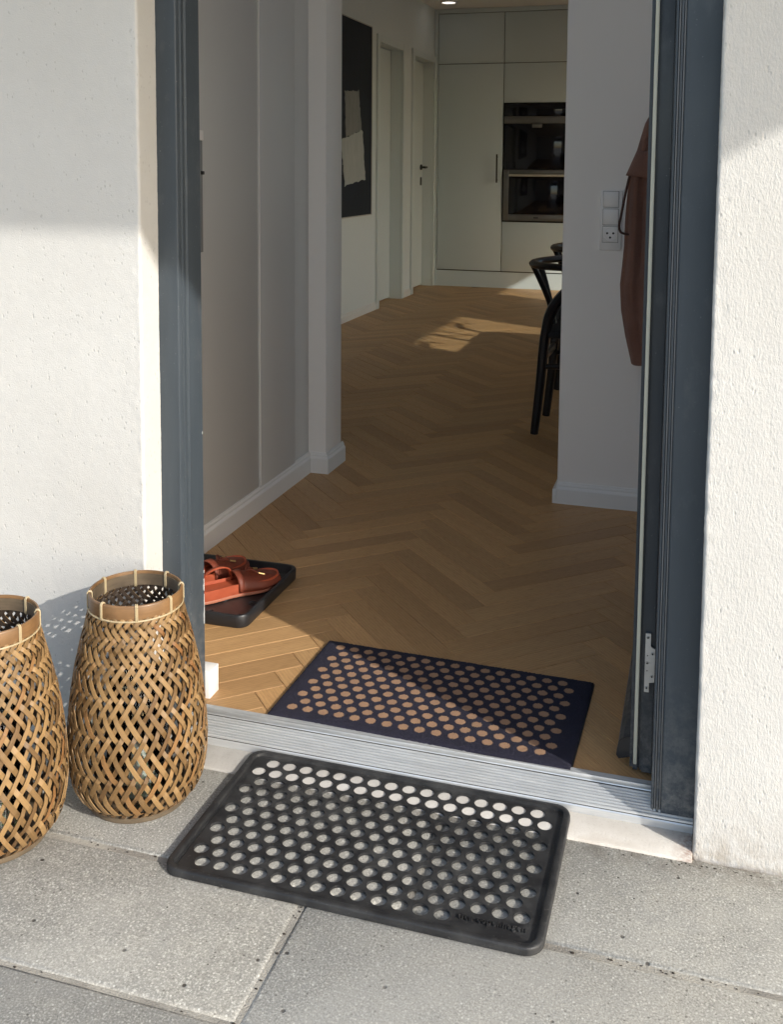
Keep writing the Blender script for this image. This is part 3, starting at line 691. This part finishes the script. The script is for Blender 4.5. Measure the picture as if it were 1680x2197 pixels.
# ------------------------------------------------------------------ dining chairs and table
def spline(pts, n=8):
    P_ = [Vector(p) for p in pts]; out = []
    for i in range(len(P_)-1):
        p0 = P_[max(i-1, 0)]; p1 = P_[i]; p2 = P_[i+1]; p3 = P_[min(i+2, len(P_)-1)]
        for q in range(n):
            t = q/n; out.append(.5*((2*p1)+(-p0+p2)*t+(2*p0-5*p1+4*p2-p3)*t*t+(-p0+3*p1-3*p2+p3)*t**3))
    out.append(P_[-1]); return out
def make_chair():
    t = empty('dining_chair')
    hw = .165
    for s in (-1, 1):
        p = spline([(-.235, s*hw, 0), (-.215, s*hw*1.02, .20), (-.195, s*hw*1.06, .42), (-.165, s*hw*1.16, .53), (-.09, s*hw*1.34, .62), (-.005, s*hw*1.48, .675), (.03, s*hw*1.52, .700)])
        n = len(p); MB().tube(p, [.0135+.0085*math.sin(math.pi*min(1, .12+.8*i/n)) for i in range(n)], 10).build('leg', M['chair'], t)
        p = spline([(.225, s*hw*1.2, 0), (.22, s*hw*1.2, .22), (.21, s*hw*1.2, .43)]); MB().tube(p, [.012, .014, .016, .0175, .0185, .019, .0195, .02, .02, .02, .02, .02, .02, .02, .02, .02, .018][:len(p)], 10).build('leg', M['chair'], t)
    arc = []
    for i in range(33):
        a = R(180-112+224*i/32); arc.append((.035-.0+.315*math.cos(a)*.98, .285*math.sin(a), .708+.012*math.cos(a)))
    n = len(arc); MB().tube(arc, [.013+.007*math.sin(math.pi*i/(n-1)) for i in range(n)], 12, flat=.8).build('back_rail', M['chair'], t)
    y_ = MB()
    for s in (-1, 1): y_.tube(spline([(-.185, s*.004, .44), (-.205, s*.010, .53), (-.240, s*.055, .63), (-.272, s*.085, .705)]), .0095, 8, flat=1.3)
    y_.build('y_splat', M['chair'], t)
    MB().bbox(-.20, .225, -hw*1.16, hw*1.16, .405, .438, .014, 3).build('seat', M['cord'], t)
    for s in (-1, 1): MB().tube([(-.208, s*hw*1.02, .285), (.218, s*hw*1.2, .305)], .011, 8).build('stretcher', M['chair'], t)
    MB().bbox(-.216, -.196, -hw*1.0, hw*1.0, .300, .332, .006).build('stretcher', M['chair'], t); MB().tube([(.216, -hw*1.2, .33), (.216, hw*1.2, .33)], .011, 8).build('stretcher', M['chair'], t)
    return t
ch = make_chair()
spots = [(.012, 2.652, 'black round-back wooden chair nearest the doorway, legs showing past the wall end'), (-.03, 3.56, 'second black round-back chair, only its curved rail showing'), (-.045, 4.42, 'third and farthest black round-back chair, a sliver of rail beside the wall end')]
for i, (x, y, lb) in enumerate(spots):
    o = ch if i == 0 else copy_tree(ch)
    o.location = (x, y, ZF+.0005); o.rotation_euler = (0, 0, R((0, 4, -3)[i])); tag(o, lb, 'chair', 'dining chairs along the table')
tb = tag(empty('dining_table', (.85, 3.3, ZF)), 'dining table behind the wall end, its shadow edging the sun patch', 'table')
o = MB().bbox(.235, 1.25, 2.30, 4.41, .715, .745, .004).build('table_top', M['tabletop'], tb); rel(o, tb)
for x in (.33, 1.15):
    for y in (2.42, 4.29):
        o = MB().tube([(x, y, ZF), (x, y, .7155)], [.018, .026], 12).build('leg', M['chair'], tb); rel(o, tb)

# ------------------------------------------------------------------ switch and socket plate
sw = tag(empty('switch_panel', (.14, 1.632, .97)), 'white wall plate with two switches above a round socket', 'switch')
def rs(o): return rel(o, sw)
sx0, sx1, sz0, sz1 = .1065, .1745, .8795, 1.0675
rs(MB().bbox(sx0, sx1, 1.6225, 1.6325, sz0, sz1, .0025).build('plate', M['plastic'], sw))
hcell = .0495
for i in range(3):
    zc = sz1-.033-i*.0505-.008 if False else 1.0405-i*.0555
    x0, x1 = .1165, .1635
    rs(MB().box(x0-.0012, x1+.0012, 1.6212, 1.6228, zc-.0258, zc+.0258).build('gap_line', plain('plate_gap', (.22, .215, .21), .7, bump=0), sw))
    if i < 2: rs(MB().bbox(x0, x1, 1.6180, 1.6222, zc-.0245, zc+.0245, .0012).build('rocker', M['plastic'], sw))
    else:
        sk = rs(MB().bbox(x0, x1, 1.6200, 1.6222, zc-.0245, zc+.0245, .0008).build('socket', M['plastic'], sw))
        cx = (x0+x1)/2
        def put(mb, nm, mat): ob = mb.build(nm, mat); ob.parent = sk; ob.location = -Vector(sw.location)-Vector(sk.location) if False else Vector((0,0,0)); return ob
        T = Matrix.Translation((cx, 1.6200, zc)) @ Matrix.Rotation(R(90), 4, 'X')
        put(MB().lathe([(.0185, -.0002), (.0195, .0008), (.0208, .0008), (.0214, -.0002)], 32, closed=True).xf(T), 'socket_ring', M['plastic'])
        for hx, hz in ((-.0095, .004), (.0095, .004), (0, -.0095)):
            put(MB().lathe([(0, .0004), (.0034, .0004), (.0034, -.001)], 14).xf(Matrix.Translation((cx+hx, 1.6198, zc+hz)) @ Matrix.Rotation(R(90), 4, 'X')), 'pin_hole', M['hole'])

# ------------------------------------------------------------------ hanging coat
ct = tag(empty('hanging_coat', (.31, 1.56, 1.40)), 'brown fleece coat hanging on the wall beside the switches', 'coat')
lv = [(1.36, .300, .030), (1.30, .272, .045), (1.2744, .2587, .05), (1.20, .238, .058), (1.13, .2170, .064), (1.105, .2135, .066), (1.04, .2090, .062), (.97, .2060, .06), (.90, .2065, .06), (.84, .2030, .062), (.78, .1988, .064), (.70, .2045, .062), (.62, .2195, .058), (.56, .2340, .054), (.5363, .2395, .052)]
vs = []; n = 72; xc = .318; lv = [(z_, x_-.018, d_) for z_, x_, d_ in lv]
zl = []
for i in range(len(lv)-1):
    for q in range(5): t = q/5; zl.append(tuple(lv[i][c]+(lv[i+1][c]-lv[i][c])*t for c in range(3)))
zl.append(lv[-1])
for (z, xl, dp_) in zl:
    hw = xc-xl
    for kx in range(n):
        a = 2*math.pi*kx/n; fold = 1+.60*(abs(math.sin(5.5*a+.5*math.sin(z*5)))-.5)*min(1, (1.36-z)*4)*min(1, max(.35, (z-.5)*3))+.05*math.sin(17*a+2+z*3)+.03*noise.noise((a*2, z*9, 1))
        vs.append((xc+hw*math.cos(a)*(1+.015*math.sin(5*a+z*7)), 1.566-.01+dp_*.95*math.sin(a)*fold, z+.004*math.sin(a*3)))
fs = [(j*n+i, j*n+(i+1) % n, (j+1)*n+(i+1) % n, (j+1)*n+i) for j in range(len(zl)-1) for i in range(n)]+[list(range(n)), [(len(zl)-1)*n+i for i in range(n)][::-1]]
o = MB().add(vs, fs, smooth=True).build('body', M['coat'], ct, 70); rel(o, ct)
# yoke flap that overhangs and a strap loop
fv = []; 
for j in range(7):
    t = j/6; z = 1.19-.085*t
    for i in range(21):
        a = R(180+150*i/20-5); hw = xc-(.2185-.024*t); fv.append((xc+hw*(1.0+.05*t)*math.cos(a), 1.548+(.064+.008*t)*1.15*math.sin(a), z-.012*math.cos(a)*t))
o = MB().add(fv, [(j*21+i, j*21+i+1, (j+1)*21+i+1, (j+1)*21+i) for j in range(6) for i in range(20)], smooth=True).build('yoke_flap', M['coat'], ct, 80); rel(o, ct)
md = o.modifiers.new('thick', 'SOLIDIFY'); md.thickness = .004
o = MB().tube(spline([(.203, 1.50, 1.115), (.192, 1.50, 1.06), (.182, 1.50, 1.0), (.1765, 1.50, .965), (.180, 1.50, .948), (.188, 1.50, .942), (.203, 1.51, .938)]), .0062, 8, flat=.6).build('strap_loop', M['coat_dark'], ct); rel(o, ct)
o = MB().tube([(.335, 1.632, 1.385), (.335, 1.60, 1.38), (.335, 1.585, 1.395)], .006, 8).build('coat_hook', M['black'], None); tag(o, 'small black wall hook holding the brown coat', 'hook')

# ------------------------------------------------------------------ indoor doormat
mang = -.0225
mt_c = (-.0731, .2801)
mm = make_mat(.0336, .0272, -.2635, -.2465, .1395, 11)
HX, HY = .3015, .1685
def mat_block(nx, ny, hx, hy, h):
    vs = []; 
    for j in range(ny+1):
        for i in range(nx+1):
            x = -hx+2*hx*i/nx; y = -hy+2*hy*j/ny
            e = min(hx-abs(x), hy-abs(y)); z = h-.0028*math.exp(-e/.004)+.0007*noise.noise((x*22, y*22, 0))+.0004*noise.noise((x*180, y*180, 3))+random.uniform(-.0008, .0008)
            if i in (0, nx): x += .0012*noise.noise((y*150, 2, 1))+ (.0006*math.sin(y*900))
            if j in (0, ny): y += .0012*noise.noise((x*150, 5, 1))
            vs.append((x, y, z))
    fs = [(j*(nx+1)+i, j*(nx+1)+i+1, (j+1)*(nx+1)+i+1, (j+1)*(nx+1)+i) for j in range(ny) for i in range(nx)]
    ring = [i for i in range(nx+1)]+[j*(nx+1)+nx for j in range(1, ny+1)]+[ny*(nx+1)+i for i in range(nx-1, -1, -1)]+[j*(nx+1) for j in range(ny-1, 0, -1)]
    b0 = len(vs); vs += [(vs[q][0], vs[q][1], .0012) for q in ring]; L = len(ring)
    fs += [(ring[(q+1) % L], ring[q], b0+q, b0+(q+1) % L) for q in range(L)]
    return MB().add(vs, fs, smooth=True)
im = tag(empty('doormat', (mt_c[0], mt_c[1], ZF+.0004), mang), 'navy carpet doormat with copper dots just inside the threshold', 'doormat')
mat_block(330, 184, HX, HY, .0082).build('pile', mm, im, 50)
MB().box(-HX-.003, HX+.003, -HY-.002, HY+.002, 0, .0015).build('backing', M['rubber'], im)

# ------------------------------------------------------------------ outdoor rubber mat with punched holes
rm = tag(empty('rubber_mat', (-.070, -.1265, .0018)), 'black rubber scraper mat with round holes on the paving outside', 'doormat')
RX, RY = .3065, .1800
def rubber_plate():
    # web with holes: lattice cells tiled from a square-with-hole ring, then filled out to the border
    holes = []
    px, py = .0336, .0289
    for r in range(11):
        y = (.0235-r*py)+.1265; odd = r % 2
        x0 = (-.3245 if not odd else -.3410)+.070; cn = 16 if not odd else 17
        if r == 10: cn = 13
        for c in range(cn): holes.append((x0+c*px, y))
    rad = .0129; n = 22
    bm = bmesh.new()
    outer = rrect(-RX+.0158, RX-.0158, -RY+.0158, RY-.0158, .012)
    ov_ = [bm.verts.new((x, y, 0)) for x, y in outer]; edges = [bm.edges.new((ov_[i], ov_[(i+1) % len(ov_)])) for i in range(len(ov_))]
    for hx, hy in holes:
        hv = [bm.verts.new((x, y, 0)) for x, y in circle(rad, n, hx, hy)]; edges += [bm.edges.new((hv[i], hv[(i+1) % n])) for i in range(n)]
    bmesh.ops.triangle_fill(bm, edges=edges, use_beauty=True, use_dissolve=False)
    # drop triangles that fell inside a hole
    dead = []
    for f in bm.faces:
        c = f.calc_center_median()
        if any((c.x-hx)**2+(c.y-hy)**2 < (rad*.93)**2 for hx, hy in holes): dead.append(f)
    bmesh.ops.delete(bm, geom=dead, context='FACES_ONLY')
    top = .0048
    for v in bm.verts: v.co.z = top+.0005*noise.noise((v.co.x*14, v.co.y*14, 2))
    ext = bmesh.ops.extrude_face_region(bm, geom=list(bm.faces))
    for v in ext['geom']:
        if isinstance(v, bmesh.types.BMVert): v.co.z = .0006
    return MB().bm(bm, False), holes
mb_, HOLES = rubber_plate(); mb_.build('perforated_web', M['rubber'], rm)
# raised rounded rim
prof = [(.0, .0), (.0003, .0085), (.0012, .0108), (.0030, .0118), (.0098, .0120), (.0115, .0110), (.0125, .0060), (.0165, .0049), (.0165, .0)]
base = []; NC = 8
for i_, (pin, pz) in enumerate(prof):
    base.append([(x, y, pz) for x, y in rrect(-RX+pin, RX-pin, -RY+pin, RY-pin, max(.030-pin, .008), NC)])
vs = [p for ring in base for p in ring]; L = len(base[0]); kk = len(base)
for i, p in enumerate(vs):
    if abs(p[0]+RX) < .03 and p[1] < -RY+.06: vs[i] = (p[0]-.004*max(0, 1-(p[1]+RY)/.06), p[1], p[2])
fs = [(a*L+i, a*L+(i+1) % L, ((a+1) % kk)*L+(i+1) % L, ((a+1) % kk)*L+i) for a in range(kk) for i in range(L)]
MB().add(vs, fs, smooth=True).build('rim', M['rubber'], rm, 45)
def text_mesh(body, size, ext, name):
    cu = bpy.data.curves.new(name, 'FONT'); cu.body = body; cu.size = size; cu.extrude = ext; cu.align_x = 'LEFT'; cu.space_character = 1.18; cu.resolution_u = 3; cu.offset = .0002
    ob = bpy.data.objects.new(name, cu); COL.objects.link(ob); dg = bpy.context.evaluated_depsgraph_get(); me = bpy.data.meshes.new_from_object(ob.evaluated_get(dg)); bpy.data.objects.remove(ob)
    me.name = name; me.materials.clear(); return me
tm = text_mesh('tica copenhagen', .0185, .0020, 'lettering'); tm.materials.append(M['rubber'])
wt = max(v.co.x for v in tm.vertices)
for v in tm.vertices: v.co.x *= .1035/wt; v.co.y *= .82
link('lettering', tm, rm, (.1035+.070, -.2685+.1265, .0060), .012)

# ------------------------------------------------------------------ boot tray and sandals
ty = tag(empty('boot_tray', (-.74, .63, ZF+.0005)), 'black plastic boot tray on the oak floor holding the sandals', 'tray')
tx0, tx1, ty0, ty1 = -.90, -.583, .455, .795
def ring_loft(levels, mat, name, par, sharp=40):
    vs = []; L = None
    for (ins_, z) in levels:
        pts = rrect(tx0+ins_, tx1-ins_, ty0+ins_, ty1-ins_, max(.03-ins_, .006), 6); L = len(pts); vs += [(x-par.location.x, y-par.location.y, z) for x, y in pts]
    k_ = len(levels); fs = [(a*L+i, a*L+(i+1) % L, (a+1)*L+(i+1) % L, (a+1)*L+i) for a in range(k_-1) for i in range(L)]
    fs.append([(k_-1)*L+i for i in range(L)]); fs.append(list(range(L))[::-1])
    return MB().add(vs, fs, smooth=True).build(name, mat, par, sharp)
ring_loft([(.004, 0), (.001, .004), (0, .027), (.002, .031), (.006, .032), (.010, .031), (.013, .012), (.016, .010)], M['tray'], 'pan', ty)
for sx_ in (-.62, -.70, -.78):
    for sy_ in (.50, .58, .66, .74):
        o = MB().lathe([(.013, .0095), (.0125, .0115), (.010, .012), (.0095, .0095)], 20).build('grip_ring', M['tray'], ty); o.location = (sx_-ty.location.x, sy_-ty.location.y, 0)
SOLE = [(0, -.030), (.018, -.036), (.05, -.037), (.09, -.034), (.13, -.036), (.165, -.043), (.20, -.046), (.23, -.040), (.252, -.026), (.262, -.006), (.260, .012), (.248, .028), (.225, .040), (.19, .043), (.15, .038), (.11, .032), (.07, .032), (.035, .034), (.01, .030), (-.008, .014), (-.011, -.006), (-.006, -.020)]
def outline(sc=1., n=4):
    P_ = [Vector((p[0], p[1], 0)) for p in SOLE]; N_ = len(P_); out = []
    for i in range(N_):
        p0, p1, p2, p3 = P_[i-1], P_[i], P_[(i+1) % N_], P_[(i+2) % N_]
        for q in range(n):
            t = q/n; v = .5*((2*p1)+(-p0+p2)*t+(2*p0-5*p1+4*p2-p3)*t*t+(-p0+3*p1-3*p2+p3)*t**3); out.append((v.x, v.y))
    cx, cy = .125, -.002
    return [((x-cx)*sc+cx, (y-cy)*(sc if sc > .9 else sc*.98)+cy) for x, y in out]
def edge_y(x, side):
    pts = outline(); best = [p for p in pts if abs(p[0]-x) < .006]; ys_ = [p[1] for p in best]
    return (max(ys_) if side > 0 else min(ys_)) if ys_ else 0
def make_sandal(label, loc, rz, mirror=1, instep=True):
    t = tag(empty('sandal', loc, rz), label, 'sandal', 'leather sandals in the boot tray')
    t.scale = (.86, .86, .86)
    def lv(sc, z): return [(x, y*mirror, z+.010*math.exp(-((x+.01)/.06)**2)*0+ .004*max(0, (x-.2)/.06)) for x, y in outline(sc)]
    def loft(levels, name, mat, sharp=40):
        vs = [p for l_ in levels for p in l_]; L = len(levels[0]); k_ = len(levels)
        fs = [(a*L+i, a*L+(i+1) % L, (a+1)*L+(i+1) % L, (a+1)*L+i) for a in range(k_-1) for i in range(L)]+[[(k_-1)*L+i for i in range(L)], list(range(L))[::-1]]
        MB().add(vs, fs, smooth=True).build(name, mat, t, sharp)
    loft([lv(.985, 0), lv(1.015, .002), lv(1.015, .007), lv(1.0, .0085)], 'outsole', M['sole'])
    loft([lv(.99, .0085), lv(1.0, .011), lv(1.0, .034), lv(.99, .0375), lv(.970, .038), lv(.950, .034), lv(.92, .0285)], 'footbed', M['leather'])
    def strap(x0, x1, h0, h1, name, mat, nx=14, na=20, edge=.006, fold=0):
        vs = []
        for i in range(nx+1):
            u = i/nx; x = x0+(x1-x0)*u; ya, yb = edge_y(min(x, .248), -1)-edge*.5, edge_y(min(x, .248), 1)+edge*.5
            h = h0+(h1-h0)*u
            for j in range(na+1):
                a = math.pi*j/na; y = (ya+yb)/2-(yb-ya)/2*math.cos(a); z = .014+h*math.sin(a)**.75+fold*math.sin(u*9+j)*.2
                vs.append((x+.012*math.sin(a)*(u-.3), y*mirror, z))
        fs = [(i*(na+1)+j, i*(na+1)+j+1, (i+1)*(na+1)+j+1, (i+1)*(na+1)+j) for i in range(nx) for j in range(na)]
        o = MB().add(vs, fs, smooth=True).build(name, mat, t, 70); md = o.modifiers.new('thick', 'SOLIDIFY'); md.thickness = .0035; md.offset = 1
        return o
    v1 = strap(.125, .252, .047, .020, 'vamp', M['leather_dk'], 20, 22, .006, .004)
    strap(.120, .131, .050, .050, 'vamp_binding', M['leather_dk'], 3, 22, .009)
    if instep: strap(.045, .082, .052, .050, 'instep_strap', M['leather'], 6, 22, .004)
    else:
        vs = []; n_ = 24
        for i in range(n_+1):
            a = math.pi*i/n_; cx_, zc_ = .075-.048*math.cos(a), .028+.058*math.sin(a)**.8
            for w_ in (-.5, .5): vs.append((cx_, (edge_y(max(cx_, .01), 1)-.004-.020*math.sin(a)+w_*.002-w_*.024*math.sin(a))*mirror, zc_+w_*.022*(1-math.sin(a))*.3+w_*.004))
        o = MB().add(vs, [(2*i, 2*i+1, 2*i+3, 2*i+2) for i in range(n_)], smooth=True).build('ankle_loop', M['leather'], t, 80); md = o.modifiers.new('thick', 'SOLIDIFY'); md.thickness = .004
    # fringe tongue, bow cords and brass tips on the vamp
    for i in range(7):
        y = -.024+.008*i; z0 = .040-abs(y)*.25
        MB().tube([(.165, y*mirror, z0+.010), (.188, y*1.1*mirror, z0+.013), (.212, y*1.25*mirror, z0+.002)], .0030, 6, flat=.45).build('fringe', M['leather_dk'], v1)
    for s in (-1, 1):
        MB().tube(spline([(.158, 0, .056), (.165, s*.014, .066), (.178, s*.022, .061), (.170, s*.008, .055), (.158, 0, .056)]), .0026, 8).build('bow_loop', M['leather_dk'], v1)
        MB().tube(spline([(.158, 0, .056), (.175, s*.012, .059), (.190, s*.020, .053)]), .0022, 8).build('cord', M['leather_dk'], v1)
        MB().tube([(.190, s*.020, .053), (.206, s*.026, .048)], .0032, 8).build('brass_tip', M['brass'], v1)
    return t
def toe_loc(toe, ang, L=.262*.86): return (toe[0]-L*math.cos(ang), toe[1]-L*math.sin(ang))
a1 = R(50); lx, ly = toe_loc((-.612, .712), a1); make_sandal('terracotta leather sandal with tassel, nearer the tray corner', (lx, ly, ZF+.0125), a1, 1, False)
a2 = R(66); lx, ly = toe_loc((-.735, .770), a2); make_sandal('terracotta leather sandal half hidden behind the left jamb', (lx, ly, ZF+.0125), a2, -1)

# ------------------------------------------------------------------ woven bamboo lanterns
PROF = [(.010, .0860), (.018, .0975), (.032, .1085), (.055, .1160), (.085, .1200), (.120, .1210), (.165, .1180), (.205, .1135), (.250, .1060), (.295, .0960), (.330, .0868), (.364, .0790)]
pz_ = spline([(r, 0, z) for z, r in PROF], 12)
arcl = [0.]
for i in range(1, len(pz_)): arcl.append(arcl[-1]+(pz_[i]-pz_[i-1]).length)
TOT = arcl[-1]
def prof_at(s):
    s = max(0, min(TOT, s))
    for i in range(1, len(arcl)):
        if arcl[i] >= s:
            t = (s-arcl[i-1])/max(1e-9, arcl[i]-arcl[i-1]); p = pz_[i-1].lerp(pz_[i], t); d_ = (pz_[i]-pz_[i-1]).normalized(); return p.x, p.z, d_.x, d_.z
    p = pz_[-1]; return p.x, p.z, 0, 1
NSTR = 36; NS = 170
def sig(s):
    u = s/TOT; return R(58-9*u-14*max(0, (u-.60)/.40)**1.2)
PHI = [0.]
for i in range(1, NS+1):
    s = TOT*(i-.5)/NS; r = prof_at(s)[0]; PHI.append(PHI[-1]+math.cos(sig(s))/r*TOT/NS)
def strip_mesh(direction, seed, wmul):
    vs = []; uvs = []; fs = []
    for i in range(NS+1):
        s = TOT*i/NS; r, z, dr, dz = prof_at(s); ph = PHI[i]*direction
        th = 2*PHI[i]*NSTR/(2*math.pi)*(2*math.pi/4)
        wv = math.sin(th+.785); amp = .0021*max(-1, min(1, wv*2.6))*(1 if direction > 0 else -1)
        c, sn = math.cos(ph), math.sin(ph)
        tang = Vector((-sn, c, 0)); mer = Vector((dr*c, dr*sn, dz)); nrm = Vector((dz*c, dz*sn, -dr))
        P0 = Vector((r*c, r*sn, z))+nrm*amp
        sg = sig(s); alng = tang*math.cos(sg)*direction+mer*math.sin(sg); acr = nrm.cross(alng).normalized()
        u = s/TOT; wd_ = (.0089-.0016*u)/2*wmul*(1+.10*noise.noise((s*30, seed, 1))); tk = .0006; P0 = P0+acr*(.0007*noise.noise((s*14, seed*3.7, 2)))+nrm*(.0004*noise.noise((s*50, seed*2.1, 4)))
        for a, b in ((-1, -1), (-1, 1), (-.5, 1.25), (.5, 1.25), (1, 1), (1, -1)):
            vs.append(P0+acr*wd_*a+nrm*tk*b); uvs.append((s, wd_*a))
    n = 6
    for i in range(NS):
        for q in range(n): fs.append((i*n+q, i*n+(q+1) % n, (i+1)*n+(q+1) % n, (i+1)*n+q))
    me = MB().add(vs, fs, [[uvs[q] for q in f] for f in fs]).mesh('bamboo_strip', M['bamboo'])
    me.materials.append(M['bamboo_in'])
    for i in range(NS): me.polygons[i*n+5].material_index = 1          # inner face: darker bamboo, with the lantern's inside shade put into the colour
    return me
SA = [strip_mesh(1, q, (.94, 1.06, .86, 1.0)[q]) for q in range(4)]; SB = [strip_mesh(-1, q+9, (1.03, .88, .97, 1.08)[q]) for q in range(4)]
def make_lantern(label, loc, rz):
    t = tag(empty('bamboo_lantern', loc, rz), label, 'lantern', 'woven bamboo lanterns by the wall')
    for i in range(NSTR):
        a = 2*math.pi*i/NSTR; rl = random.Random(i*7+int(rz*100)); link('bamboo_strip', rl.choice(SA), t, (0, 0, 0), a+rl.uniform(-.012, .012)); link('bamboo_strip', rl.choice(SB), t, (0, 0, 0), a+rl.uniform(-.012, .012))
    rb = MB().lathe([(.0775, .362), (.0790, .3605), (.0815, .361), (.0822, .365), (.0820, .3835), (.0810, .386), (.0795, .3865), (.0782, .386), (.0774, .382)], 64, closed=True).build('rim_band', M['band'], t, 50)
    MB().lathe([(.0758, .360), (.0758, .381), (.0772, .381), (.0772, .360)], 64, closed=True).build('inner_band', M['base_band'], t, 50)
    MB().tube([(.0825*math.cos(2*math.pi*i/64), .0825*math.sin(2*math.pi*i/64), .3590) for i in range(64)], .0016, 8, closed=True).build('wire_ring', M['reed'], t)
    for i in range(8):
        a = 2*math.pi*i/8+.2; b = MB()
        for dq in (-.0013, .0013):
            lp_ = [(.0752, dq, .361), (.0752, dq, .3845), (.0775, dq, .3875), (.0810, dq, .3875), (.0832, dq, .3845), (.0834, dq, .360), (.082, dq, .3570), (.0775, dq, .3575)]
            b.tube(lp_, .0013, 6, closed=True, upv=(0, 1, 0))
        o = b.build('reed_binding', M['reed'], rb); o.rotation_euler = (0, 0, a)
    MB().lathe([(.0780, .0), (.0895, .0), (.0905, .003), (.0900, .0165), (.0885, .019), (.0800, .019)], 64, closed=True).build('base_ring', M['base_band'], t, 50)
    MB().lathe([(0, .008), (.0798, .008), (.0798, .012), (0, .012)], 48).build('base_plate', M['base_band'], t)
    return t
def make_holder(loc, which):
    g = tag(empty('glass_cylinder', loc), 'clear glass cylinder standing inside the %s' % which, 'glass')
    MB().lathe([(0, 0), (.049, 0), (.052, .004), (.052, .200), (.0505, .2015), (.0492, .200), (.0492, .006), (0, .005)], 48).build('glass_wall', M['glass'], g, 50)
    c = tag(empty('candle', (loc[0]+.004, loc[1]-.006, loc[2]+.0055)), 'short white candle in the glass inside the %s' % which, 'candle')
    MB().lathe([(0, 0), (.038, 0), (.039, .002), (.039, .090), (.037, .094), (.030, .0925), (0, .091)], 32).build('wax', M['wax'], c, 50)
    MB().tube([(0, 0, .090), (.001, .001, .098), (.003, .002, .104)], .0012, 6).build('wick', M['black'], c)
LA, LB = (-.5235, -.1265, .0012), (-.700, -.300, .0012)
make_lantern('complete woven bamboo lantern standing between rubber mat and wall', LA, .35)
make_lantern('woven bamboo lantern cut off by the left edge of the picture', LB, 1.1)
make_holder((LA[0], LA[1], .0135), 'complete bamboo lantern'); make_holder((LB[0], LB[1], .0135), 'left, cut-off bamboo lantern')

# ------------------------------------------------------------------ crumbs of soil and leaf in the paving joints
def debris():
    rr = random.Random(21); mb = MB()
    def crumb(x, y, z, r):
        vs = []; n_ = 6; a0 = rr.uniform(0, 6)
        for k_, h_ in ((1., 0.), (.7, r*rr.uniform(.3, .7))):
            for i in range(n_):
                q = r*k_*rr.uniform(.6, 1.2); a = a0+6.283*i/n_; vs.append((x+q*math.cos(a)*1.5, y+q*math.sin(a), z+h_))
        mb.add(vs, [list(range(6, 12))]+[(i, (i+1) % 6, 6+(i+1) % 6, 6+i) for i in range(6)])
    for i in range(70):
        x = rr.uniform(-.75, .62); y = rr.choice([yA, yA, yA-SD])+rr.gauss(0, .0025); crumb(x, y, -.0025, rr.uniform(.0010, .0022))
    for i in range(10): crumb(-.1355+rr.gauss(0, .002), rr.uniform(-.535, -.275), -.0025, rr.uniform(.001, .002))
    for i in range(24): crumb(rr.uniform(-.75, .62), rr.uniform(-.60, -.03), -.0002, rr.uniform(.0006, .0013))
    for i in range(40): crumb(rr.uniform(.30, .60), -.022-abs(rr.gauss(0, .006)), -.0002, rr.uniform(.0006, .0015))
    o = stuff(mb.build('soil_crumbs', plain('soil', (.05, .04, .03), .95, var=.4))); o['label'] = 'dark crumbs of soil scattered along the paving joints'; o['category'] = 'soil'
debris()
